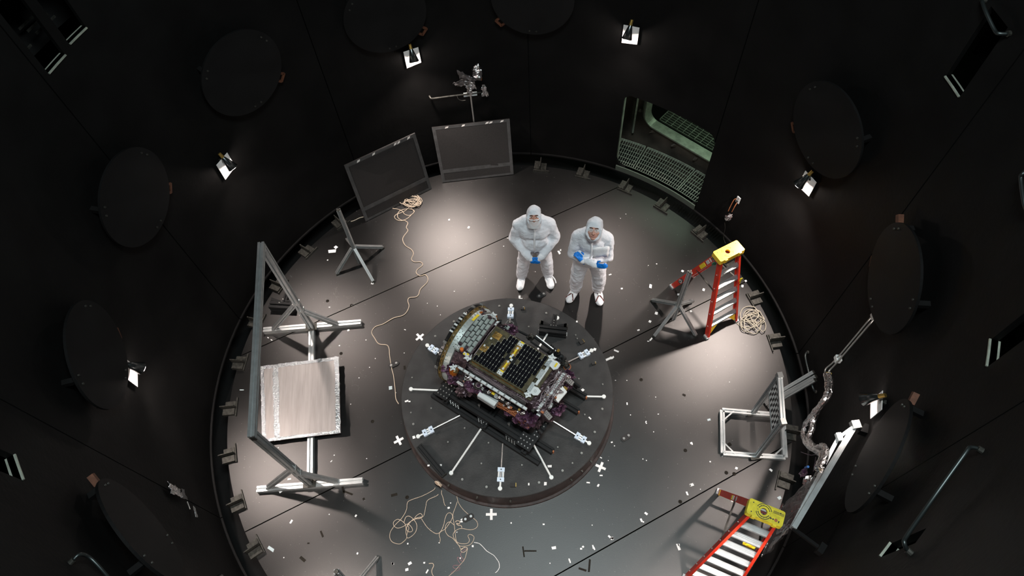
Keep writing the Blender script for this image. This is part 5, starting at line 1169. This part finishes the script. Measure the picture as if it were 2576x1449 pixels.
# glasses, collar flap, zip
for sg in (-1, 1): MB().ell(H(.033 * sg, .106, .008), .030 * P.k, .006, .022 * P.k, X, F, U, 14, 8).build('glasses_lens', 'lens', t, True)
MB().tube([H(-.078, .04, .018), H(-.06, .098, .022), H(-.03, .114, .028), H(0, .112, .020), H(.03, .114, .028), H(.06, .098, .022), H(.078, .04, .018)], .0035, 6, 3).build('glasses_frame', 'lens', t)
MB().sheet(P(.02, .165, 1.40), P(.215, .115, 1.40), P(.215, .155, 1.24), P(.035, .19, 1.235), 5, 4, .004, 77, .008).build('collar_flap', 'suit2', t, True)
MB().tube([P(0, .13, 1.46), P(.01, .165, 1.30), P(.0, .19, 1.2)], .011, 6, 5).build('zip_flap', 'suit2', t)
boots(P, t, an, to, True)
# ================================================================== CORDS
def cordpath(pts, z=.007, jig=0, seed=0):
    return [G(x, y, z) for x, y in pts]
def cord(name, label, pts, r, m, cat='cord', z=.007, sm=5):
    P = cordpath(pts, z); return tag(MB().tube(P, r, 6, sm).build(name, m, None, True, loc=P[0]), label, cat)
cord('long_cord', 'long wavy tan cord running from the coil under the back panel to the turntable', [(1020, 556), (1026, 561), (1022, 572), (1026, 580), (1016, 594), (1013, 604), (1020, 618), (1034, 627), (1040, 638), (1035, 652), (1043, 659), (1058, 659), (1063, 667), (1049, 679), (1048, 688), (1058, 694), (1069, 691), (1076, 699), (1074, 711), (1058, 727), (1053, 741), (1046, 747), (1030, 749), (1026, 757), (1029, 770), (1023, 785), (1012, 794), (990, 800), (964, 815), (944, 822), (935, 836), (942, 850), (953, 865), (973, 868), (979, 878), (980, 892), (985, 925), (990, 945), (994, 978), (996, 1003), (1003, 1016)], .0062, 'cord')
def coil(name, label, cpx, rx, ry, n, seed, m, r, squash=1.0, tail=None):
    g = random.Random(seed); pts = []
    ph = g.random() * 6; cx, cy = cpx
    for i in range(n * 12):
        a = 2 * pi * i / 12 + ph; k = int(i / 12)
        gg = random.Random(seed * 77 + k); ox, oy, s, e = gg.uniform(-.35, .35), gg.uniform(-.35, .35), gg.uniform(.45, .95), gg.uniform(.6, 1.1)
        pts.append((cx + rx * (ox + s * cos(a) * 1.0) + g.uniform(-1.2, 1.2), cy + ry * (oy + s * e * sin(a)) + g.uniform(-1, 1)))
    if tail: pts += tail
    P = [G(x, y, .008 + .05 * abs(sin(i * .37)) * (i < n * 12)) for i, (x, y) in enumerate(pts)]
    P = [q if hypot(q.x, q.y) < 3.74 else q * (3.74 / hypot(q.x, q.y)) for q in P]
    return tag(MB().tube(P, r, 5, 2).build(name, m, None, True, loc=G(cx, cy, 0)), label, 'cord')
coil('coiled_cord', 'loose coil of grey cord on the floor right of the red ladder', (1898, 803), 42, 36, 9, 4, 'coil', .006, tail=[(1880, 822), (1868, 824), (1856, 815), (1848, 806)])
coil('coiled_cord', 'heaped tan cord under the lower edge of the tilted back panel', (1040, 505), 30, 18, 9, 8, 'cord', .0058, tail=[(1020, 530), (1000, 538), (992, 545), (998, 553), (1012, 555), (1026, 549), (1035, 540), (1042, 533), (1034, 524)])
cord('tan_cord', 'short looped tan cord in front of the heap under the tilted panel', [(986, 520), (987, 524), (1000, 526), (1012, 531), (1018, 539), (1031, 542), (1042, 533), (1038, 527), (1020, 526), (1004, 532), (1000, 545), (1008, 553), (1020, 555)], .0058, 'cord')
cord('tan_cord', 'thin double cord from behind the tilted panel toward the left floor clip', [(918, 545), (905, 548), (890, 555), (878, 558), (870, 561)], .006, 'coil')
lo = lambda L: [(960 + x / 5.386, 1180 + y / 5.386) for x, y in L]
cord('tan_cord', 'tan cord with loose loops at the lower left of the turntable front', lo([(725, 250), (700, 285), (560, 360), (420, 410), (360, 440), (345, 480), (340, 540), (310, 610), (262, 680), (220, 720), (165, 780), (120, 850), (112, 930), (150, 990), (240, 1015), (300, 980), (340, 930), (330, 860), (325, 760), (285, 710), (220, 680), (165, 715), (165, 765), (215, 800), (290, 780), (350, 745), (400, 780), (420, 830), (390, 852), (350, 840), (340, 790), (380, 730), (430, 680), (500, 655), (550, 650)]), .0037, 'cord')
cord('tan_cord', 'tan cord looping low in the middle of the front tangle', lo([(770, 340), (740, 365), (650, 405), (612, 440), (600, 500), (585, 580), (565, 640), (500, 670), (450, 665), (480, 625), (525, 602), (552, 630), (530, 665), (455, 680), (380, 720), (350, 760), (370, 800), (340, 900), (360, 935), (430, 890), (470, 830), (475, 750), (440, 690), (380, 640), (330, 650), (305, 720)]), .0037, 'cord')
cord('tan_cord', 'tan cord swinging in wide curves at the middle of the front floor', lo([(540, 670), (570, 720), (620, 790), (690, 850), (750, 875), (800, 845), (840, 760), (860, 670), (890, 605), (935, 595), (962, 640), (940, 700), (880, 790), (850, 820), (800, 850), (780, 890), (795, 950), (785, 1000)]), .0037, 'cord')
cord('tan_cord', 'tan cord from the turntable base passing over an oval plate in front', lo([(1020, 370), (1040, 450), (1090, 530), (1160, 600), (1230, 655), (1290, 710), (1300, 770), (1260, 810), (1190, 822), (1080, 805), (1010, 830), (970, 880), (985, 940), (1040, 1000), (1120, 1012), (1170, 1000), (1190, 960), (1170, 905), (1200, 885), (1250, 915), (1240, 975), (1190, 1030), (1110, 1045), (1050, 1035), (1010, 960), (985, 760), (968, 660), (970, 600), (1000, 520), (1026, 440)]), .0037, 'cord')
cord('tan_cord', 'tan cord dropping off the bottom edge of the photo', lo([(985, 760), (920, 715), (870, 760), (865, 840), (900, 900), (960, 935), (1000, 980), (1050, 1040), (1080, 1090), (1120, 1060), (1160, 1070), (1140, 1110), (1100, 1130), (1075, 1110), (1090, 1075), (1160, 1065), (1150, 1140), (1120, 1230), (1060, 1300), (980, 1390), (900, 1460), (860, 1520)]), .0037, 'cord')
cord('tan_cord', 'small curled cord end beside the oval plate in front', lo([(1000, 720), (1020, 700), (1060, 710), (1050, 740), (1015, 735), (1035, 760), (1075, 765), (1088, 795)]), .005, 'cord')
cord('white_cord', 'pale twisted string at the right of the front tangle', lo([(1250, 993), (1320, 1008), (1370, 1050), (1420, 1105), (1480, 1145), (1520, 1170), (1560, 1220), (1590, 1270), (1595, 1330), (1570, 1380), (1540, 1405)]), .004, 'tape')
cord('pink_wire', 'dull pink thin wire looping at the bottom of the front tangle', lo([(1150, 1080), (1080, 1130), (1075, 1180), (1110, 1225), (1090, 1250), (1040, 1195), (1025, 1210), (1050, 1260), (1070, 1300), (980, 1305), (970, 1335), (1010, 1350), (1060, 1330), (1040, 1370), (960, 1390), (940, 1430)]), .003, 'pinkcord')
cord('tan_cord', 'short curved cord at the bottom edge left of the front tangle', lo([(640, 1280), (690, 1278), (705, 1310), (680, 1370), (685, 1420), (710, 1460)]), .005, 'cord')
kn = G(1103, 1217, .14); ko = V((kn.x - TC.x, kn.y - TC.y, 0)).normalized()
g = random.Random(3); sx = Z1.cross(ko); ks = TC + ko * (TR + .035) + Z1 * .15
tag(MB().tube([ks + sx * (.045 * cos(i * 1.1) * g.uniform(.5, 1.2)) + Z1 * (.05 * sin(i * 1.1) * g.uniform(.4, 1.1)) + ko * g.uniform(0, .03) for i in range(34)], .006, 5, 3).build('cord_knot', 'cord', None, True, loc=ks), 'knotted tan cord stuck on the brown side band of the turntable', 'cord')
cord('tan_cord', 'short twisted cord end hanging below the knot at the turntable base', lo([(815, 290), (812, 330), (830, 380), (842, 430), (850, 470), (868, 500)]), .0037, 'cord')
# ================================================================== TAPE CROSSES
def cross(px, py, ang, label, z=0, L=.135):
    c = G(px, py, z); t = thing('tape_cross', label, 'tape mark', c, 'white tape crosses around the turntable')
    for k in (0, 1):
        a = R_(ang + 90 * k); X = V((cos(a), sin(a), 0)); MB().box(c + Z1 * (.0015 + .001 * k), L, .032, .002, X, Z1.cross(X), Z1).build('tape_strip', 'tape', t)
cross(1056, 848, 35, 'white tape cross on the floor at the upper left of the turntable')
cross(1003, 1108, 22, 'white tape cross on the floor at the lower left of the turntable')
cross(1511, 1175, -32, 'white tape cross on the floor at the lower right of the turntable')
cross(1236, 1294, -6, 'white tape cross on the floor in front of the turntable')
c = G(1537, 900, 0); t = thing('tape_cross', 'ragged white tape mark on the floor at the right of the turntable', 'tape mark', c, 'white tape crosses around the turntable')
MB().bar(G(1524, 906, .002), G(1535, 901, .002), .003, .03, V((1, 0, 0))).build('tape_strip', 'tape', t)
MB().prism([G(x, y, .001) for x, y in ((1532, 900), (1536, 897), (1540, 898), (1543, 895), (1545, 899), (1541, 903), (1536, 904))], Z1 * .002).build('tape_scrap', 'tape', t)
# ================================================================== SCRAPS lying about
def scrap(px, py, w, h, ang, m, z, name, label, cat, grp, jag=.15):
    g = random.Random(int(px * 13 + py)); c = G(px, py, z); X = (G(px + 4, py, z) - c).normalized(); Y = Z1.cross(X); s = 1 / 176; a = R_(ang)
    pts = []
    for u, v in ((-.5, -.5), (.5, -.5), (.5, .5), (-.5, .5)):
        u *= w * s * (1 + g.uniform(-jag, jag)); v *= h * s * (1 + g.uniform(-jag, jag)); pts.append(c + X * (u * cos(a) - v * sin(a)) + Y * (u * sin(a) + v * cos(a)) + Z1 * .0005)
    return tag(MB().prism(pts, Z1 * .002).build(name, m, None, loc=c), label, cat, grp)
r13 = lambda L: [(1300 + x / 2.847, 940 + y / 2.847, *k) for x, y, *k in L]
r58 = lambda L: [(580 + x / 5.014, 1160 + y / 5.014, *k) for x, y, *k in L]
r60 = lambda L: [(600 + x / 5.176, 580 + y / 5.176, *k) for x, y, *k in L]
r61 = lambda L: [(600 + x / 3.018, 780 + y / 3.018, *k) for x, y, *k in L]
r16 = lambda L: [(1600 + x / 4.529, 560 + y / 4.529, *k) for x, y, *k in L]
r12 = lambda L: [(1240 + x / 4.83, 490 + y / 4.83, *k) for x, y, *k in L]
r96 = lambda L: [(960 + x / 5.386, 1180 + y / 5.386, *k) for x, y, *k in L]
LM = [('the lower right tape cross', 1511, 1175), ('the front tape cross', 1236, 1294), ('the lower left tape cross', 1003, 1108), ('the upper left tape cross', 1056, 848), ('the right oval plate', 1575, 1100), ('the checkered frame', 1895, 1090),
      ('the top of the taller ladder', 1880, 1240), ('the right grey stand', 1694, 801), ('the left grey stand', 890, 650), ('the silver sheet', 755, 1005), ('the upper base bar', 785, 826), ('the lower base bar', 781, 1217), ('the left person', 1347, 705),
      ('the right person', 1475, 745), ('the front oval plate', 1178, 1303), ('the front turnbuckle', 1260, 1200), ('the T bracket', 1391, 838), ('the loose black beam', 1087, 1158), ('the left oval plate', 991, 917), ('the heaped cord', 1040, 505), ('the right turnbuckle', 1465, 893), ('the lower right turnbuckle', 1462, 1102), ('the lower left turnbuckle', 1075, 1083)]
NUM = 'no one two three four five six seven eight nine ten eleven twelve thirteen fourteen fifteen sixteen seventeen eighteen'.split()
def place_label(px, py, w, h, on_table):
    c = G(px, py); best = min(LM, key=lambda l: hypot(px - l[1], py - l[2])); d = G(best[1], best[2]); n = min(18, max(1, int(round((c - d).length * 10))))
    dx_, dy_ = px - best[1], py - best[2]
    if abs(dx_) > 2.2 * abs(dy_): wh = 'right of' if dx_ > 0 else 'left of'
    elif abs(dy_) > 2.2 * abs(dx_): wh = 'before' if dy_ > 0 else 'behind'
    else: wh = ('front right' if dx_ > 0 else 'front left') + ' of' if dy_ > 0 else ('back right' if dx_ > 0 else 'back left') + ' of'
    sz = 'tiny' if max(w, h) < 3.2 else ('small' if max(w, h) < 6 else 'larger'); sp_ = 'narrow' if max(w, h) > 1.8 * min(w, h) else 'square'
    return '%s %s white scrap %s %s %s %s' % (sz, sp_, NUM[n], 'hand' if n == 1 else 'hands', wh, best[0])
def many(lst, label, grp):
    for x, y, w, h, a in lst: scrap(x, y, w, h, a, 'tape', 0, 'tape_scrap', place_label(x, y, w, h, 0), 'tape scrap', grp)
many(r13([(790, 215, 3, 6, 0), (1013, 290, 3, 2, 0), (995, 168, 2, 2, 0), (815, 296, 2, 2, 0), (925, 345, 4, 2.5, 60), (928, 356, 2.5, 2, 0), (980, 417, 2, 2, 0), (700, 517, 2, 2, 0), (655, 622, 1.5, 2, 0), (903, 612, 2, 2, 0), (928, 622, 2, 2, 0), (1523, 60, 2, 2, 0), (708, 48, 2, 2, 0)]), 'tiny white tape scrap on the open floor right of the turntable', 'tape scraps right of the turntable')
many(r13([(681, 492, 4, 3, 20), (602, 602, 5, 2, -30), (604, 729, 7, 3, 0), (511, 780, 7, 3, -5), (584, 800, 4, 6.5, -30)]), 'small white tape scrap near the lower right tape cross', 'tape scraps by the lower right cross')
many(r13([(1250, 497, 5, 4, 20), (1256, 505, 3, 3, 0), (1385, 630, 3, 3, 0), (1573, 677, 5, 5, -30), (1820, 690, 7, 5, -40), (1473, 593, 2.5, 2, 0)]), 'white tape scrap around the base of the checkered frame', 'tape scraps by the checkered frame')
many(r13([(1253, 797, 8, 6, 20), (1243, 800, 3, 3, 0), (1220, 858, 3.5, 8, 15), (1315, 828, 2, 2, 0), (1158, 1240, 5, 13, 15), (1160, 1226, 4, 4, 0)]), 'white tape scrap left of the taller ladder', 'tape scraps left of the taller ladder')
many(r13([(927, 1002, 7, 4, -40), (892, 1050, 4, 7, 20), (907, 1062, 3, 3, 0), (668, 1172, 4, 9, 45), (682, 1180, 7, 5, 20), (688, 1181, 3, 5, 0), (547, 1240, 3, 7, 10), (554, 1252, 3, 6, 20), (475, 1240, 4, 4, 40), (461, 1254, 4, 4, 0), (265, 1247, 9, 6, 10), (376, 1334, 3, 6, 10), (382, 1348, 3, 5, 10), (192, 1079, 4, 3, 0), (238, 1358, 2, 2, 0), (540, 1085, 2, 2, 0)]), 'white tape scrap along the lowest floor joint at the front right', 'tape scraps on the front right floor')
for x, y, w, h, a, m, lb in ((*r13([(1376, 330)])[0], 8, 5, 15, 'bluegrey', 'grey paper scrap inside the shadow of the checkered board'), (*r13([(1882, 890)])[0], 8, 6, 25, 'bluegrey', 'pale green scrap in the shade beside the foil curtain'), (*r13([(1542, 912)])[0], 4, 4, 0, 'tape', 'small white scrap in the ladder shadow below the red rail'),
                            (836, 632, 21, 10, 4, 'tape', 'larger white paper card beside the left tripod'), (845, 622, 9, 8, -40, 'tape', 'smaller white paper card beside the left tripod'), (937, 713, 7, 6, -10, 'tape', 'white scrap at the foot of the left tripod'),
                            (732, 695, 8, 3, -50, 'greytape', 'grey tape strip on the floor inside the tall left frame'), (*r58([(512, 1107)])[0], 15, 6, -30, 'bluegrey', 'blue grey tape strip near the lower left rim'), (982, 976, 8, 9, 10, 'bluegrey', 'clear crumpled film scrap left of the turntable by the cord'), (608, 981, 10, 2, 0, 'bluegrey', 'thin pale strip on the floor left of the silver sheet'),
                            (1551, 883, 12, 4, -25, 'tape', 'white tape strip beside the floor joint right of the turntable')):
    scrap(x, y, w, h, a, m, 0, 'paper_scrap', lb, 'scrap', None)
many(r60([(1160, 385, 3, 3, 0), (1185, 998, 4, 3, 0), (1430, 1298, 6, 5, 30), (1660, 1425, 3, 2, 0), (795, 1102, 2, 2, 0), (430, 1425, 5, 2, -30), (385, 1395, 4, 2, -40), (1480, 975, 2, 2, 0)]) + r61([(766, 270, 3, 3, 0), (852, 715, 2, 2, 0), (915, 515, 2, 2, 0), (995, 435, 2, 2, 0)]), 'tiny white scrap on the floor around the tall left frame', 'tape scraps around the left frame')
many(r61([(705, 1148, 5, 2, 50), (727, 1102, 2.5, 2.5, 0), (463, 1220, 4, 2.5, 20), (386, 1283, 8, 4, 8), (320, 1375, 8, 6, 40), (302, 1045, 2, 2, 0), (973, 1128, 2, 2, 0)]), 'white tape scrap by the lower base bar of the tall left frame', 'tape scraps by the lower base bar')
many(r58([(1580, 690, 4, 5, -30), (765, 765, 4, 8, -25), (1600, 1165, 3, 4, -20), (2045, 1295, 4, 4, 0), (1245, 672, 2, 2, 0), (672, 1217, 2, 2, 0), (868, 122, 3, 2, 0)]), 'white tape scrap on the lower left floor', 'tape scraps on the lower left floor')
many(r96([(935, 460, 3, 2, 0), (908, 525, 5, 4, 20), (1755, 730, 3, 3, 0), (1235, 1045, 4, 4, 0), (355, 1012, 3, 3, 0), (383, 1277, 7, 5, 30), (152, 1282, 5, 4, 0), (577, 1270, 4, 3, 0), (342, 1362, 7, 5, 10), (617, 1387, 3, 8, -30), (1065, 1208, 3, 3, 0), (1090, 680, 6, 3, 30), (1080, 712, 6, 3, 0), (780, 1000, 3, 2, 0), (1020, 855, 2, 2, 0)]), 'white scrap among the tangled cords in front of the turntable', 'tape scraps in the front tangle')
many([(1130, 553, 5, 5, 20), (1179, 572, 5, 7, -20)], 'white square tape scrap on the bright floor left of the people', 'tape scraps left of the people')
many(r12([(805, 700, 5, 11, 25), (822, 672, 3, 5, 0), (130, 625, 2.5, 2, 0), (1425, 970, 7, 3, 20), (1565, 1140, 5, 4, 0), (515, 935, 2, 2, 0), (323, 1243, 5, 9, 0), (340, 1260, 8, 2, 0), (1550, 287, 2, 2, 0), (1615, 235, 2, 2, 0), (1290, 455, 2, 2, 0), (180, 527, 5, 1.5, 0)]), 'white tape scrap on the floor near the two people', 'tape scraps near the people')
many(r16([(165, 725, 6, 11, -10), (530, 553, 6, 6, -30), (235, 470, 3, 3, 0), (770, 765, 6, 7, -20), (483, 820, 6, 5, 0), (230, 1033, 7, 8, -20), (160, 1127, 6, 6, -30), (625, 1010, 5, 5, 30), (28, 1225, 6, 4, 20), (170, 1330, 4, 10, -40), (140, 1352, 5, 2, 0), (1250, 665, 5, 5, 20), (1212, 725, 5, 7, -20), (140, 488, 2, 2, 0)]), 'white tape scrap on the floor around the grey stand and red ladder', 'tape scraps around the red ladder')
many([(1018, 829, 3, 2, 0), (1143, 733, 3, 2, 0), (1017, 888, 2, 2, 0), (996, 988, 2, 2, 0), (944, 902, 2, 2, 0), (1100, 770, 2, 2, 0), (1108, 792, 2, 2, 0), (1020, 830, 2, 2, 0), (1075, 763, 2, 2, 0), (1577, 957, 2, 2, 0), (1548, 957, 2, 2, 0)], 'tiny white speck of tape on the floor beside the turntable rim', 'tape specks beside the turntable')
for x, y, w, h, a in ((1496, 879, 6, 7, -20), (1041, 1100, 6, 7, 20), (1383, 1173, 9, 5, 0), (1466, 981, 6, 6, 40), (1372, 1217, 6, 7, 0), (1330, 1218, 3, 5, 0), (1484, 1052, 7, 3, -50), (1023, 1009, 8, 4, 20), (1030, 1010, 5, 3, 0), (1078, 1171, 5, 4, 0), (1109, 1170, 4, 4, 0), (1451, 809, 4, 4, 0)): scrap(x, y, w, h, a, 'tape', TZ, 'tape_scrap', place_label(x, y, w, h, 1), 'tape scrap', 'tape scraps on the turntable')
def dark(x, y, w, h, a, lb, z=0, tip=None, m='debris'):
    o = scrap(x, y, w, h, a, m, z, 'dark_chip', lb, 'debris', None, .05)
for x, y, w, h, a, lb in ((*r58([(1420, 355)])[0], 4.5, 20, 18, 'upright dark strip of the pair below the lower base bar'), (*r58([(1482, 400)])[0], 23, 4, -20, 'level dark strip of the pair below the lower base bar'), (*r58([(1680, 478)])[0], 5, 5, 30, 'dark chip beside the pair of dark strips'),
                           (*r58([(1152, 920)])[0], 4, 15, 30, 'dark notched strip with a brass end, lower left floor'), (*r58([(982, 1036)])[0], 5, 3, 0, 'tiny dark speck left of the notched strip'), (*r58([(910, 1235)])[0], 15, 6, -35, 'dark bow shaped chip low on the left floor'),
                           (*r96([(170, 350)])[0], 14, 6, 15, 'dark chip left of the front cord tangle'), (*r96([(1790, 215)])[0], 1, 1, 0, 'tiny dark crumb near the front turnbuckle'), (*r13([(520, 1375)])[0], 4, 25, -8, 'dark upright strip of the hooked pair at the bottom edge'),
                           (*r13([(470, 1402)])[0], 17, 4, -18, 'brown level strip of the hooked pair at the bottom edge'), (*r13([(1198, 153)])[0], 8, 5, -30, 'brown leaf shaped chip right of the turntable'), (*r13([(1524, 507)])[0], 8, 8, 30, 'dark chip inside the base of the checkered frame'),
                           (1018, 925, 5, 10, 10, 'amber bent chip beside the turntable at left'), (1274, 752, 5, 4, 0, 'brown chip at the back rim of the turntable'), (1317, 1388, 3, 22, 8, 'faint dark stain stroke, upright, on the front floor'), (1334, 1386, 26, 3, 0, 'faint dark stain stroke, level, on the front floor')):
    dark(x, y, w, h, a, lb)
for x, y, w, h, a, lb in ((1291, 1221, 12, 9, 0, 'black block with a brass edge at the front of the turntable'), (1315, 778, 9, 6, 0, 'black clip at the back of the turntable'), (1463, 862, 11, 10, 30, 'black square block at the right of the turntable top'), (1493, 916, 9, 6, 15, 'black chip near the right rim of the turntable top')):
    c = G(x, y, TZ); X = (G(x + 4, y, TZ) - c).normalized(); q = R_(a); X2 = X * cos(q) + Z1.cross(X) * sin(q)
    t = thing('small_block', lb, 'block', c); MB().box(c + Z1 * .015, w / 176, h / 176, .03, X2, Z1.cross(X2), Z1).build('block_body', 'blackmatt', t); MB().box(c + X2 * (w / 352) + Z1 * .016, .008, h / 190, .03, X2, Z1.cross(X2), Z1).build('block_edge', 'brass', t)
for k, (x, y) in enumerate([(1019, 909), (1023, 905), (*r58([(1632, 432)])[0],), (*r58([(1135, 886)])[0],), (*r58([(940, 1250)])[0],), (*r13([(937, 1076)])[0],), (*r96([(870, 1253)])[0],)]):
    pass
# small floor sockets
for x, y, lb in ((1613, 955, 'right of the turntable, upper'), (1724, 1133, 'in front of the checkered frame'), (1711, 1262, 'left of the taller ladder'), (1827, 1189, 'on the lowest floor joint beside the checkered frame, left'), (1847, 1192, 'on the lowest floor joint beside the checkered frame, right'), (1024, 1251, 'left of the front tangle'), (824, 757, 'inside the tall left frame'), (884, 768, 'right of the tall left frame post'), (858, 889, 'beside the upper edge of the silver sheet'), (937, 1060, 'right of the silver sheet')):
    c = G(x, y, 0); o = MB().lathe(c, Z1, [(.0, .001), (.010, .001), (.012, .004), (.022, .004), (.024, .0)], 14).build('floor_plug', 'debris', None, loc=c); tag(o, 'small round dark floor plug ' + lb, 'plug', 'round floor plugs')

# labels that still coincide are told apart by their place among each other
dup = {}
for o in list(COL.objects):
    if o.parent is None and o.get('label') and o.name.startswith('tape_scrap'): dup.setdefault(o['label'], []).append(o)
for lb, os_ in dup.items():
    if len(os_) > 1:
        os_.sort(key=lambda o: (o.location.x, -o.location.y))
        for i_, o in enumerate(os_): o['label'] = lb.replace(' white', '') + (', left one' if i_ == 0 else ', right one' if i_ == len(os_) - 1 else ', middle one' if len(os_) == 3 else ', %s leftmost' % ('second', 'third', 'fourth', 'fifth')[i_ - 1])
